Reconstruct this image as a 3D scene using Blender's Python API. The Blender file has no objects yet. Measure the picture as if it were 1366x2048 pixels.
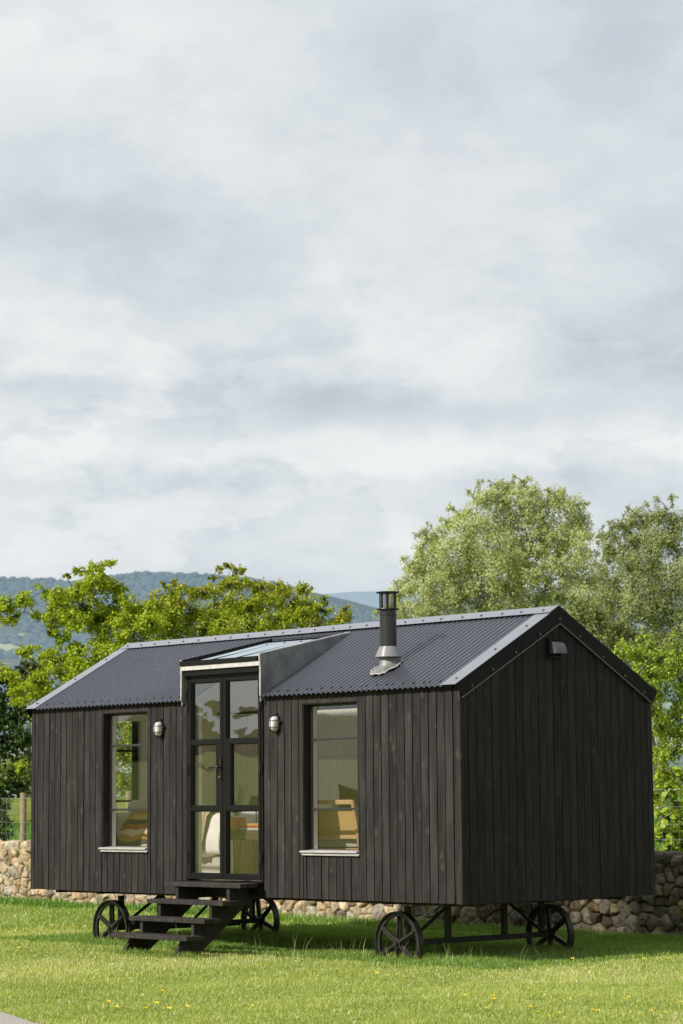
import bpy, bmesh, math, random
import numpy as np
from mathutils import Vector, Matrix, noise as mnoise
random.seed(7); rng = np.random.default_rng(7)
S = bpy.context.scene
COL = S.collection
PI = math.pi

# ------------------------------------------------------------------ helpers
class MB:
    """collects polygons, then links them as ONE mesh object"""
    def __init__(s): s.v = []; s.f = []; s.t = []; s.m = []
    def poly(s, pts, tint=.5, mi=0):
        b = len(s.v); s.v += [tuple(p) for p in pts]; s.t += [tint]*len(pts)
        s.f.append(tuple(range(b, b+len(pts)))); s.m.append(mi)
    def faces(s, pts, faces, tint=.5, mi=0):
        b = len(s.v); s.v += [tuple(p) for p in pts]
        s.t += ([tint]*len(pts) if not hasattr(tint, '__len__') else list(tint))
        for f in faces: s.f.append(tuple(b+i for i in f)); s.m.append(mi)
    def box(s, x0, x1, y0, y1, z0, z1, tint=.5, mi=0):
        p = [(x, y, z) for z in (z0, z1) for y in (y0, y1) for x in (x0, x1)]
        s.faces(p, [(0,2,3,1),(4,5,7,6),(0,1,5,4),(2,6,7,3),(0,4,6,2),(1,3,7,5)], tint, mi)
    def prism(s, prof, axis, a, b, tint=.5, mi=0):
        """extrude a 2D profile along axis (0: profile in y,z; 1: x,z; 2: x,y) from a to b"""
        def P(p, k):
            q = list(p); q.insert(axis, k); return tuple(q)
        n = len(prof); pts = [P(p, a) for p in prof]+[P(p, b) for p in prof]
        fs = [tuple(range(n))[::-1], tuple(range(n, 2*n))]+[(i, (i+1)%n, n+(i+1)%n, n+i) for i in range(n)]
        s.faces(pts, fs, tint, mi)
    def tube(s, path, rad, n=8, tint=.5, mi=0, cap=True):
        path = [Vector(p) for p in path]
        if not hasattr(rad, '__len__'): rad = [rad]*len(path)
        pts = []; fs = []
        for i, p in enumerate(path):
            d = (path[min(i+1, len(path)-1)]-path[max(i-1, 0)]).normalized()
            a = d.orthogonal().normalized() if i == 0 else (a-d*a.dot(d)).normalized()
            b = d.cross(a)
            for k in range(n):
                t = 2*PI*k/n; pts.append(p+(a*math.cos(t)+b*math.sin(t))*rad[i])
        for i in range(len(path)-1):
            for k in range(n):
                k2 = (k+1) % n; fs.append((i*n+k, i*n+k2, (i+1)*n+k2, (i+1)*n+k))
        if cap: fs += [tuple(range(n))[::-1], tuple(range((len(path)-1)*n, len(path)*n))]
        s.faces(pts, fs, tint, mi)
    def lathe(s, prof, c=(0,0,0), n=24, axis=2, tint=.5, mi=0):
        """prof: (radius, height) list about an axis through c"""
        pts = []; fs = []
        for r, h in prof:
            for k in range(n):
                t = 2*PI*k/n; q = [r*math.cos(t), r*math.sin(t)]; q.insert(axis, h)
                pts.append((q[0]+c[0], q[1]+c[1], q[2]+c[2]))
        for i in range(len(prof)-1):
            for k in range(n):
                k2 = (k+1) % n; fs.append((i*n+k, i*n+k2, (i+1)*n+k2, (i+1)*n+k))
        s.faces(pts, fs, tint, mi)
    def build(s, name, mats, parent=None, smooth=None, bevel=0, loc=None):
        me = bpy.data.meshes.new(name); me.from_pydata(s.v, [], s.f)
        if not isinstance(mats, (list, tuple)): mats = [mats]
        for m in mats: me.materials.append(m)
        me.polygons.foreach_set('material_index', s.m)
        at = me.attributes.new('tint', 'FLOAT', 'POINT'); at.data.foreach_set('value', s.t)
        bm = bmesh.new(); bm.from_mesh(me); bmesh.ops.recalc_face_normals(bm, faces=bm.faces); bm.to_mesh(me); bm.free()
        o = bpy.data.objects.new(name, me); COL.objects.link(o)
        if smooth is not None:
            me.polygons.foreach_set('use_smooth', [True]*len(me.polygons))
            me.set_sharp_from_angle(angle=math.radians(smooth))
        if bevel:
            b = o.modifiers.new('bevel', 'BEVEL'); b.width = bevel; b.segments = 2; b.limit_method = 'ANGLE'
        if parent is not None: setpar(o, parent)
        return o

def setpar(o, p):
    """parts are modelled in world coordinates: undo the placement of a top-level parent"""
    o.parent = p
    o.matrix_parent_inverse = Matrix.LocRotScale(p.location, p.rotation_euler, p.scale).inverted() if p.parent is None else Matrix.Identity(4)

def empty(name, loc, label, cat, group=None):
    o = bpy.data.objects.new(name, None); COL.objects.link(o); o.location = loc; o.empty_display_size = .1
    o['label'] = label; o['category'] = cat
    if group: o['group'] = group
    return o
def tag(o, label=None, cat=None, group=None, kind=None):
    if label: o['label'] = label
    if cat: o['category'] = cat
    if group: o['group'] = group
    if kind: o['kind'] = kind
    return o
def meshobj(name, v, f_flat, nper, mat, parent=None, tint=None, col=None, smooth=False):
    """fast mesh from numpy: v (n,3), f_flat (k,nper) indices"""
    me = bpy.data.meshes.new(name)
    me.vertices.add(len(v)); me.vertices.foreach_set('co', np.ascontiguousarray(v, dtype=np.float32).ravel())
    if isinstance(f_flat, list):
        loops = np.concatenate([a.ravel() for a in f_flat]); starts = []; c = 0
        for a in f_flat:
            starts.append(c+np.arange(len(a))*a.shape[1]); c += a.size
        starts = np.concatenate(starts)
    else:
        loops = f_flat.ravel(); starts = np.arange(len(f_flat))*nper
    me.loops.add(len(loops)); me.loops.foreach_set('vertex_index', loops.astype(np.int32))
    me.polygons.add(len(starts)); me.polygons.foreach_set('loop_start', starts.astype(np.int32))
    if smooth: me.polygons.foreach_set('use_smooth', np.ones(len(starts), dtype=bool))
    me.update(calc_edges=True)
    if tint is not None:
        a = me.attributes.new('tint', 'FLOAT', 'POINT'); a.data.foreach_set('value', np.asarray(tint, dtype=np.float32))
    if col is not None:
        a = me.attributes.new('leafcol', 'FLOAT_COLOR', 'POINT')
        c4 = np.ones((len(v), 4), dtype=np.float32); c4[:, :3] = col; a.data.foreach_set('color', c4.ravel())
    me.materials.append(mat)
    o = bpy.data.objects.new(name, me); COL.objects.link(o)
    if parent is not None: setpar(o, parent)
    return o
def rbox(x0, x1, y0, y1, z0, z1, r, n=14, amp=0, fr=4, seed=0):
    """rounded soft box: returns verts, quads"""
    h = np.array([x1-x0, y1-y0, z1-z0])/2; c = np.array([x0+x1, y0+y1, z0+z1])/2
    V = []; Fq = []
    g = np.linspace(-1, 1, n)
    for ax in range(3):
        for sg in (-1, 1):
            b = len(V)
            for i in range(n):
                for j in range(n):
                    p = [0, 0, 0]; p[ax] = sg; p[(ax+1)%3] = g[i]; p[(ax+2)%3] = g[j]
                    q = np.array(p)*h; inn = np.clip(q, -(h-r), h-r); d = q-inn; l = np.linalg.norm(d)
                    w = inn+d/l*r+c if l > 1e-9 else q+c
                    if amp:
                        nv = Vector((w*fr+seed).tolist()); w = w+np.array(mnoise.noise_vector(nv))*amp
                    V.append(tuple(w))
            for i in range(n-1):
                for j in range(n-1):
                    f = (b+i*n+j, b+(i+1)*n+j, b+(i+1)*n+j+1, b+i*n+j+1); Fq.append(f if sg > 0 else f[::-1])
    return V, Fq

# ------------------------------------------------------------------ materials
def newmat(name):
    m = bpy.data.materials.new(name); m.use_nodes = True; nt = m.node_tree; nt.nodes.clear()
    o = nt.nodes.new('ShaderNodeOutputMaterial'); return m, nt, o
def N(nt, t, **kw):
    n = nt.nodes.new(t)
    for k, v in kw.items():
        if k.startswith('i_'):
            key = k[2:]; key = int(key) if key.isdigit() else key.replace('_', ' ')
            n.inputs[key].default_value = v
        else: setattr(n, k, v)
    return n
def ramp(nt, stops, interp='LINEAR'):
    r = nt.nodes.new('ShaderNodeValToRGB'); r.color_ramp.interpolation = interp
    e = r.color_ramp.elements
    while len(e) < len(stops): e.new(.5)
    for el, (p, c) in zip(e, stops):
        el.position = p; el.color = (c[0], c[1], c[2], 1) if hasattr(c, '__len__') else (c, c, c, 1)
    return r
def mixc(nt, a, b, fac, mode='MIX'):
    m = nt.nodes.new('ShaderNodeMix'); m.data_type = 'RGBA'; m.blend_type = mode
    for s, v in ((m.inputs['Factor'], fac), (m.inputs['A'], a), (m.inputs['B'], b)):
        if hasattr(v, 'is_linked') or hasattr(v, 'links'): nt.links.new(v, s)
        else: s.default_value = (v if not hasattr(v, '__len__') else (v[0], v[1], v[2], 1))
    return m.outputs['Result']
def mathn(nt, op, a, b=0., clamp=False):
    m = nt.nodes.new('ShaderNodeMath'); m.operation = op; m.use_clamp = clamp
    for i, v in enumerate((a, b)):
        if hasattr(v, 'links'): nt.links.new(v, m.inputs[i])
        else: m.inputs[i].default_value = v
    return m.outputs[0]
def texc(nt, scale=(1,1,1), rot=(0,0,0), loc=(0,0,0)):
    t = nt.nodes.new('ShaderNodeTexCoord'); mp = nt.nodes.new('ShaderNodeMapping')
    mp.inputs['Scale'].default_value = scale; mp.inputs['Rotation'].default_value = rot; mp.inputs['Location'].default_value = loc
    nt.links.new(t.outputs['Object'], mp.inputs['Vector']); return mp.outputs['Vector']
def noise(nt, vec, scale, detail=4, rough=.55, dist=0):
    n = N(nt, 'ShaderNodeTexNoise'); n.inputs['Scale'].default_value = scale; n.inputs['Detail'].default_value = detail
    n.inputs['Roughness'].default_value = rough; n.inputs['Distortion'].default_value = dist
    nt.links.new(vec, n.inputs['Vector']); return n.outputs['Fac']
def simple(name, c1, c2=None, rough=.6, spec=.5, metal=0, nscale=6, bump=0, stretch=(1,1,1), bscale=None, tintmix=0, coat=0):
    m, nt, out = newmat(name)
    b = N(nt, 'ShaderNodeBsdfPrincipled'); b.inputs['Roughness'].default_value = rough
    b.inputs['Specular IOR Level'].default_value = spec; b.inputs['Metallic'].default_value = metal
    if coat: b.inputs['Coat Weight'].default_value = coat; b.inputs['Coat Roughness'].default_value = .15
    v = texc(nt, stretch); f = noise(nt, v, nscale, 5)
    r = ramp(nt, [(.3, c1), (.7, c2 or c1)]); nt.links.new(f, r.inputs[0]); c = r.outputs[0]
    if tintmix:
        a = N(nt, 'ShaderNodeAttribute', attribute_name='tint'); k = ramp(nt, [(0, 1-tintmix), (1, 1+tintmix)])
        nt.links.new(a.outputs['Fac'], k.inputs[0]); c = mixc(nt, c, k.outputs[0], 1., 'MULTIPLY')
    nt.links.new(c, b.inputs['Base Color'])
    if bump:
        f2 = noise(nt, v, bscale or nscale*3, 6); bp = N(nt, 'ShaderNodeBump'); bp.inputs['Strength'].default_value = 1
        bp.inputs['Distance'].default_value = bump; nt.links.new(f2, bp.inputs['Height']); nt.links.new(bp.outputs[0], b.inputs['Normal'])
    nt.links.new(b.outputs[0], out.inputs[0]); return m

def wood_charred(name, dark, light, stretch=(34, 34, 1.1), knots=True, vertical=True):
    m, nt, out = newmat(name)
    b = N(nt, 'ShaderNodeBsdfPrincipled'); b.inputs['Roughness'].default_value = .7; b.inputs['Specular IOR Level'].default_value = .18
    a = N(nt, 'ShaderNodeAttribute', attribute_name='tint').outputs['Fac']
    t = N(nt, 'ShaderNodeTexCoord').outputs['Object']
    off = N(nt, 'ShaderNodeCombineXYZ'); nt.links.new(mathn(nt, 'MULTIPLY', a, 37.), off.inputs['Z'])
    vv = N(nt, 'ShaderNodeVectorMath', operation='ADD'); nt.links.new(t, vv.inputs[0]); nt.links.new(off.outputs[0], vv.inputs[1])
    mp = N(nt, 'ShaderNodeMapping'); mp.inputs['Scale'].default_value = stretch; nt.links.new(vv.outputs[0], mp.inputs['Vector'])
    g = noise(nt, mp.outputs[0], 2.2, 7, .62, .6)
    r = ramp(nt, [(.28, dark), (.52, [(p+q)/2*.9 for p, q in zip(dark, light)]), (.78, light)]); nt.links.new(g, r.inputs[0]); c = r.outputs[0]
    # each board its own tone
    k = ramp(nt, [(0, (.76, .77, .79)), (.5, (.97, .97, .97)), (1, (1.25, 1.21, 1.19))]); nt.links.new(a, k.inputs[0])
    c = mixc(nt, c, k.outputs[0], 1., 'MULTIPLY')
    # weathered blotches
    mp2 = N(nt, 'ShaderNodeMapping'); mp2.inputs['Scale'].default_value = (7, 7, 1.3); nt.links.new(vv.outputs[0], mp2.inputs['Vector'])
    bl = noise(nt, mp2.outputs[0], 1.2, 3); r2 = ramp(nt, [(.45, 0.), (.8, .55)]); nt.links.new(bl, r2.inputs[0])
    c = mixc(nt, c, [x*1.7 for x in light], r2.outputs[0])
    if knots:
        mp3 = N(nt, 'ShaderNodeMapping'); mp3.inputs['Scale'].default_value = (6.3, 6.3, 3.6); nt.links.new(vv.outputs[0], mp3.inputs['Vector'])
        vo = N(nt, 'ShaderNodeTexVoronoi'); vo.inputs['Scale'].default_value = 1.0; nt.links.new(mp3.outputs[0], vo.inputs['Vector'])
        rk = ramp(nt, [(.012, .05), (.035, .60), (.10, .34), (.2, 0.)]); nt.links.new(vo.outputs['Distance'], rk.inputs[0])
        c = mixc(nt, c, [x*1.75 for x in light], rk.outputs[0])
    # pale scuffs
    sc = noise(nt, mp.outputs[0], 14, 2, .7); rs = ramp(nt, [(.66, 0.), (.76, .5)]); nt.links.new(sc, rs.inputs[0])
    c = mixc(nt, c, (.2, .19, .18), rs.outputs[0])
    nt.links.new(c, b.inputs['Base Color'])
    bp = N(nt, 'ShaderNodeBump'); bp.inputs['Distance'].default_value = .004; bp.inputs['Strength'].default_value = .8
    nt.links.new(g, bp.inputs['Height']); nt.links.new(bp.outputs[0], b.inputs['Normal'])
    nt.links.new(b.outputs[0], out.inputs[0]); return m

def leafmat(name, trans=.33, gloss=.025):
    m, nt, out = newmat(name)
    a = N(nt, 'ShaderNodeAttribute', attribute_name='leafcol').outputs['Color']
    d = N(nt, 'ShaderNodeBsdfDiffuse'); t = N(nt, 'ShaderNodeBsdfTranslucent'); g = N(nt, 'ShaderNodeBsdfGlossy'); g.inputs['Roughness'].default_value = .45
    nt.links.new(a, d.inputs['Color'])
    nt.links.new(mixc(nt, a, (1.15, 1.1, .55), 1., 'MULTIPLY'), t.inputs['Color'])
    g.inputs['Color'].default_value = (.8, .85, .8, 1)
    m1 = N(nt, 'ShaderNodeMixShader'); m1.inputs[0].default_value = trans; nt.links.new(d.outputs[0], m1.inputs[1]); nt.links.new(t.outputs[0], m1.inputs[2])
    m2 = N(nt, 'ShaderNodeMixShader'); m2.inputs[0].default_value = gloss; nt.links.new(m1.outputs[0], m2.inputs[1]); nt.links.new(g.outputs[0], m2.inputs[2])
    nt.links.new(m2.outputs[0], out.inputs[0]); return m
def glassmat(name, refl=.25, tint=(1, 1, .985), wav=.0012, wscale=1.4, gcol=(.95, .97, .95), dark=None):
    m, nt, out = newmat(name)
    v = texc(nt, (1, 1, 1.5)); f = noise(nt, v, wscale, 2, .4)
    bp = N(nt, 'ShaderNodeBump'); bp.inputs['Distance'].default_value = wav; bp.inputs['Strength'].default_value = 1; nt.links.new(f, bp.inputs['Height'])
    g = N(nt, 'ShaderNodeBsdfGlossy'); g.inputs['Roughness'].default_value = .0; g.inputs['Color'].default_value = (*gcol, 1); nt.links.new(bp.outputs[0], g.inputs['Normal'])
    t = N(nt, 'ShaderNodeBsdfTransparent'); t.inputs[0].default_value = (*tint, 1)
    fr = N(nt, 'ShaderNodeLayerWeight'); fr.inputs[0].default_value = .5
    fac = mathn(nt, 'ADD', mathn(nt, 'MULTIPLY', mathn(nt, 'POWER', fr.outputs['Facing'], 4.), .75), refl, True)
    mx = N(nt, 'ShaderNodeMixShader'); nt.links.new(fac, mx.inputs[0]); nt.links.new(t.outputs[0], mx.inputs[1]); nt.links.new(g.outputs[0], mx.inputs[2])
    nt.links.new(mx.outputs[0], out.inputs[0]); return m

M = {}
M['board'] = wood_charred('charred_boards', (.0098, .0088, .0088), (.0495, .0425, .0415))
M['board_shade'] = wood_charred('charred_boards_shaded', (.0095, .0086, .0088), (.032, .0280, .0278))  # same charred wood; the gable's shade is put into this darker colour
M['step'] = wood_charred('stained_step_timber', (.022, .020, .0195), (.055, .048, .046), stretch=(2.0, 30, 30), knots=False)
def sheen(name, c1, c2, k, p, rough, base=.03, nscale=2.):
    """painted sheet steel: dark paint under a lacquer that mirrors the sky at shallow angles"""
    m, nt, out = newmat(name); v = texc(nt); f = noise(nt, v, nscale, 6, .6); r = ramp(nt, [(.3, c1), (.7, c2)]); nt.links.new(f, r.inputs[0])
    d = N(nt, 'ShaderNodeBsdfDiffuse'); nt.links.new(r.outputs[0], d.inputs[0]); g = N(nt, 'ShaderNodeBsdfGlossy'); g.inputs['Color'].default_value = (.95, .96, 1, 1)
    f2 = noise(nt, texc(nt, (3, .5, .5)), 3, 6, .65); rr = ramp(nt, [(.3, rough*.8), (.75, rough*1.5)]); nt.links.new(f2, rr.inputs[0]); nt.links.new(rr.outputs[0], g.inputs['Roughness'])
    lw = N(nt, 'ShaderNodeLayerWeight'); lw.inputs[0].default_value = .5
    fac = mathn(nt, 'ADD', mathn(nt, 'MULTIPLY', mathn(nt, 'POWER', lw.outputs['Facing'], p), k), base, True)
    mx = N(nt, 'ShaderNodeMixShader'); nt.links.new(fac, mx.inputs[0]); nt.links.new(d.outputs[0], mx.inputs[1]); nt.links.new(g.outputs[0], mx.inputs[2]); nt.links.new(mx.outputs[0], out.inputs[0]); return m
M['roof'] = sheen('coated_roof_steel', (.030, .031, .045), (.040, .041, .058), 1.2, 2.3, .22)
M['flash'] = sheen('coated_flashing_steel', (.19, .195, .225), (.225, .23, .262), 1.0, 2.3, .3)  # pale base stands in for mirrored sky; the steel paint itself is dark
M['verge'] = simple('dark_verge_steel', (.010, .010, .010), (.015, .015, .015), rough=.6, spec=.12, nscale=3)
M['screw'] = simple('roofing_screw_heads', (.06, .06, .065), rough=.3, spec=.7)
M['lead'] = simple('lead_sheet', (.10, .103, .108), (.30, .305, .315), rough=.42, spec=.6, nscale=4, bump=.004, bscale=7)
M['lead_dark'] = simple('dressed_lead', (.035, .036, .037), (.30, .30, .30), rough=.45, spec=.6, nscale=9, bump=.012, bscale=14)
M['lead_pale'] = simple('oxidised_lead', (.42, .41, .40), (.62, .61, .59), rough=.6, spec=.4, nscale=14, bump=.003)
M['alu'] = simple('black_aluminium', (.0065, .0062, .0058), (.010, .0095, .009), rough=.42, spec=.22, nscale=2)
M['alu_grey'] = simple('window_bar_metal', (.035, .034, .033), rough=.35)  # greyer than the door aluminium
M['iron'] = simple('black_painted_iron', (.016, .0145, .013), (.028, .025, .022), rough=.42, spec=.5, nscale=14, bump=.001)
M['chassis'] = simple('black_chassis_steel', (.010, .010, .010), (.02, .019, .018), rough=.55, nscale=9)
M['flue'] = simple('grey_flue_enamel', (.020, .019, .018), (.026, .0245, .023), rough=.36, spec=.5, nscale=3)
M['skirt'] = simple('flue_skirt_metal', (.20, .20, .21), (.26, .26, .27), rough=.28, spec=.7, nscale=3)
M['sill'] = simple('weathered_sill', (.34, .33, .325), (.50, .485, .475), rough=.7, nscale=7, stretch=(1, 6, 6), bump=.001)
M['cream'] = simple('cream_paint', (.88, .85, .77), (.91, .88, .81), rough=.6, nscale=2)
M['white'] = simple('white_paint', (.78, .76, .70), (.82, .80, .75), rough=.5)
M['innerfloor'] = simple('oak_floor', (.62, .52, .38), (.70, .60, .45), rough=.5, nscale=5, stretch=(1, 12, 12))
M['glass'] = glassmat('window_glass', refl=.14, wav=.0007, wscale=.9)
M['doorglass'] = glassmat('toughened_door_glass', refl=.22, wav=.0040, wscale=1.5)
M['skyglass'] = glassmat('rooflight_glass', refl=.45, wav=.0002, gcol=(.93, .98, 1.0))
M['lampglass'] = simple('ribbed_lamp_glass', (.66, .66, .65), (.80, .80, .79), rough=.22, spec=.7, nscale=60)
M['black'] = simple('black_plastic', (.012, .012, .012), (.018, .018, .018), rough=.4)
M['steel'] = simple('bright_steel', (.6, .6, .58), rough=.2, metal=1)
M['ventm'] = simple('vent_cowl_enamel', (.075, .074, .085), (.085, .084, .095), rough=.35, spec=.6)
M['leaf'] = leafmat('leaf')
M['bark'] = simple('bark', (.07, .055, .042), (.13, .11, .09), rough=.9, nscale=5, stretch=(6, 6, 1), bump=.02)
M['bark_pale'] = simple('willow_bark', (.13, .12, .095), (.22, .2, .165), rough=.9, nscale=3, stretch=(5, 5, .8), bump=.02)
M['post'] = simple('weathered_post', (.20, .155, .085), (.33, .27, .16), rough=.85, nscale=6, stretch=(8, 8, 1), bump=.003)
M['wire'] = simple('galvanised_wire', (.30, .32, .32), (.42, .44, .44), rough=.4, metal=.3)
# ------------------------------------------------------------------ the cabin
L, W = 7.245, 2.9555
GZ = -.61                                   # lawn level; z = 0 is the underside of the cladding
OV, ZE, ZR = .075, 2.1515, 2.999            # eave overhang, eave height, ridge height
SL = (ZR-ZE)/(W/2+OV); ANG = math.atan(SL)
def roofz(y): return ZE+SL*(min(y, W-y)+OV)
cabin = empty('cabin', (L/2, W/2, GZ), 'black timber cabin on iron wheels with grey corrugated roof and glazed doors', 'cabin')
WINL = (1.415, 2.255, .51, 2.06); WINR = (4.915, 5.76, .505, 2.048); DOOR = (2.985, 4.265, .15, 2.46)
PITCH = .115

def strips(a, b, pitch, start=0):
    out = []; x = a+start
    e = [a]
    while x < b-1e-6:
        if x > a+.012: e.append(x)
        x += pitch
    e.append(b); return list(zip(e[:-1], e[1:]))
def cut(x0, x1, zt, holes):
    """pieces of one board around openings"""
    xs = sorted({x0, x1, *[h[k] for h in holes for k in (0, 1) if x0 < h[k] < x1]})
    for xa, xb in zip(xs[:-1], xs[1:]):
        segs = [(0., zt)]; mid = (xa+xb)/2
        for h in holes:
            if h[0] < mid < h[1]:
                segs = [q for s0, s1 in segs for q in ((s0, min(s1, h[2])), (max(s0, h[3]), s1)) if q[1]-q[0] > .004]
        for s in segs: yield xa, xb, s[0], s[1]
holesF = [(WINL[0]-.004, WINL[1]+.004, WINL[2]-.05, WINL[3]+.045), (WINR[0]-.004, WINR[1]+.004, WINR[2]-.05, WINR[3]+.045), (DOOR[0]-.02, DOOR[1]+.012, DOOR[2]-.04, 9)]
mb = MB()
for a, b in strips(.068, L-.07, PITCH, .062):
    j = rng.uniform(-.0025, .0025); t = rng.uniform(0, 1)
    for xa, xb, z0, z1 in cut(a, b, roofz(0)-.016, holesF):
        mb.box(xa+.0062, xb-.0062, j, .022, z0+rng.uniform(0, .004), z1, t)
mb.box(.0, .066, -.004, .028, 0, roofz(0)-.02, .35)              # corner boards
mb.box(L-.068, L+.003, -.004, .028, 0, roofz(0)-.02, .75)
mb.build('front_cladding', M['board'], cabin)
# gable cladding facing the camera
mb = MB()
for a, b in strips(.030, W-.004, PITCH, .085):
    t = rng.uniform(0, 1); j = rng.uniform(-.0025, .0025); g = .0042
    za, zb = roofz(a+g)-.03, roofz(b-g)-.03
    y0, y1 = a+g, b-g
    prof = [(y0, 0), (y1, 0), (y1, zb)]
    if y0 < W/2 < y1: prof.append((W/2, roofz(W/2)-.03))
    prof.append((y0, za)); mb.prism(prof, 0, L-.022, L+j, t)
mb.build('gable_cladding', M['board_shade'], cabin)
# far sides
mb = MB()
RW = (3.25, 6.5, .50, 2.05)  # opening for the unseen rear window added for daylight
for a, b in strips(0, L, PITCH):
    for xa, xb, z0, z1 in cut(a, b, roofz(0)-.02, [RW]): mb.box(xa+.002, xb-.002, W-.02, W+rng.uniform(-.002, .002), z0, z1, rng.uniform(0, 1))
mb.build('rear_cladding', M['board'], cabin)
EW = (1.16, 1.60, .45, 2.06)                                     # window in the far gable (y0, y1, z0, z1)
mb = MB()
for a, b in strips(.03, W-.025, PITCH, .08):
    t = rng.uniform(0, 1)
    for y0, y1, z0, z1 in cut(a, b, 1, [EW[:2]+(EW[2], 9)]):
        mid = (y0+y1)/2; inn = EW[0] < mid < EW[1]
        top = lambda y: roofz(y)-.03
        for zz0, zz1 in ([(0, EW[2]), (EW[3], None)] if inn else [(0, None)]):
            q0, q1 = y0+.002, y1-.002
            prof = [(q0, zz0), (q1, zz0), (q1, zz1 or top(q1))]
            if q0 < W/2 < q1 and zz1 is None: prof.append((W/2, top(W/2)))
            prof.append((q0, zz1 or top(q0))); mb.prism(prof, 0, 0, .022, t)
mb.build('far_gable_cladding', M['board'], cabin)
# structural core (dark battens behind the boards) and cream lining
def core(mb, y0, y1, holes, x0, x1, zt, z0=.02):
    xs = sorted({x0, x1, *[h[k] for h in holes for k in (0, 1)]})
    for xa, xb in zip(xs[:-1], xs[1:]):
        segs = [(z0, zt)]; mid = (xa+xb)/2
        for h in holes:
            if h[0] < mid < h[1]: segs = [q for s0, s1 in segs for q in ((s0, min(s1, h[2])), (max(s0, h[3]), s1)) if q[1]-q[0] > .004]
        for s in segs: mb.box(xa, xb, y0, y1, s[0], s[1])
hc = [(WINL[0]-.002, WINL[1]+.002, WINL[2], WINL[3]), (WINR[0]-.002, WINR[1]+.002, WINR[2], WINR[3]), (DOOR[0]-.01, DOOR[1]+.008, .1, 9)]
mb = MB(); core(mb, .024, .118, hc, .026, L-.026, 2.15)
RW = (3.25, 6.5, .50, 2.05); core(mb, W-.1, W-.024, [RW], .026, L-.026, 2.15)
for (ya, yb, za, zb) in ((.12, EW[0], .02, 2.12), (EW[1], W-.102, .02, 2.12), (EW[0], EW[1], .02, EW[2]), (EW[0], EW[1], EW[3], 2.12)): mb.box(.026, .10, ya, yb, za, zb)
mb.box(L-.1, L-.026, .12, W-.102, .02, 2.12)
for xa, xb in ((.026, .10), (L-.1, L-.026)): mb.prism([(.1, 2.122), (W-.1, 2.122), (W-.1, roofz(.1)-.05), (W/2, roofz(W/2)-.06), (.1, roofz(.1)-.05)], 0, xa, xb)
mb.build('wall_frame', M['verge'], cabin)
mb = MB()
hl = [(WINL[0]+.02, WINL[1]-.02, WINL[2]+.01, WINL[3]-.02), (WINR[0]+.02, WINR[1]-.02, WINR[2]+.01, WINR[3]-.02), (DOOR[0]+.045, DOOR[1]-.03, .14, 9)]
core(mb, .1195, .165, hl, .104, L-.104, 2.13, .165)
for a, b in strips(.104, L-.104, .12):
    for xa, xb, z0, z1 in cut(a, b, 2.14, [RW]): mb.box(xa+.0015, xb-.0015, W-.118, W-.102, max(z0, .165), z1)     # tongue and groove
for a, b in strips(.166, W-.12, .12):
    for y0, y1, z0, z1 in cut(a, b, 2.12, [EW]): mb.box(.102, .118, y0+.0015, y1-.0015, max(z0, .165), z1)
    mb.box(L-.118, L-.102, a+.0015, b-.0015, .165, 2.12)
for xa, xb in ((.1015, .112), (L-.112, L-.1015)): mb.prism([(.12, 2.1215), (W-.12, 2.1215), (W-.12, roofz(.12)-.08), (W/2, roofz(W/2)-.09), (.12, roofz(.12)-.08)], 0, xa, xb)
for s in (0, 1):                                                 # sloping ceiling, open under the rooflight
    def cy(y): return W-y if s else y
    for xa, xb, ya in ([(.11, 2.99, .12), (4.27, L-.11, .12), (2.99, 4.27, 1.27)] if not s else [(.11, 1.72, .12), (6.88, L-.11, .12), (1.72, 6.88, 1.28)]):
        for c, d in strips(ya, W/2, .13):
            p = [(cy(c+.001), roofz(c)-.085), (cy(d-.001), roofz(d)-.085), (cy(d-.001), roofz(d)-.07), (cy(c+.001), roofz(c)-.07)]
            mb.prism(p, 0, xa, xb)
mb.build('interior_lining', M['cream'], cabin)
mb = MB(); mb.box(.03, L-.03, .03, W-.03, .005, .12); mb.build('floor_platform', M['chassis'], cabin)
mb = MB()
for a, b in strips(.12, W-.12, .14): mb.box(.104, L-.104, a+.001, b-.001, .121, .16)
mb.build('floor', M['innerfloor'], cabin)

# --- roof
def corr(mb, x0, x1, y0, y1, back=False, amp=.0098, per=.0768, lift=.0, ny=2):
    n = max(4, int((x1-x0)/per*8)); pts = []; fs = []; nrm = (0, -math.sin(ANG), math.cos(ANG))
    for j in range(ny):
        y = y0+(y1-y0)*j/(ny-1)
        for i in range(n+1):
            x = x0+(x1-x0)*i/n; h = amp*math.sin(2*PI*x/per)+lift
            yy = y+nrm[1]*h; zz = ZE+SL*(y+OV)+nrm[2]*h
            pts.append((x, W-yy if back else yy, zz))
    for j in range(ny-1):
        for i in range(n): fs.append((j*(n+1)+i, j*(n+1)+i+1, (j+1)*(n+1)+i+1, (j+1)*(n+1)+i))
    mb.faces(pts, fs)
def slope_pt(x, s, h, back=False):
    """point s metres up the slope from the eave edge, h above the sheet"""
    y = -OV+s*math.cos(ANG)-h*math.sin(ANG); z = ZE+s*math.sin(ANG)+h*math.cos(ANG)
    return (x, W-y if back else y, z)
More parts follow.
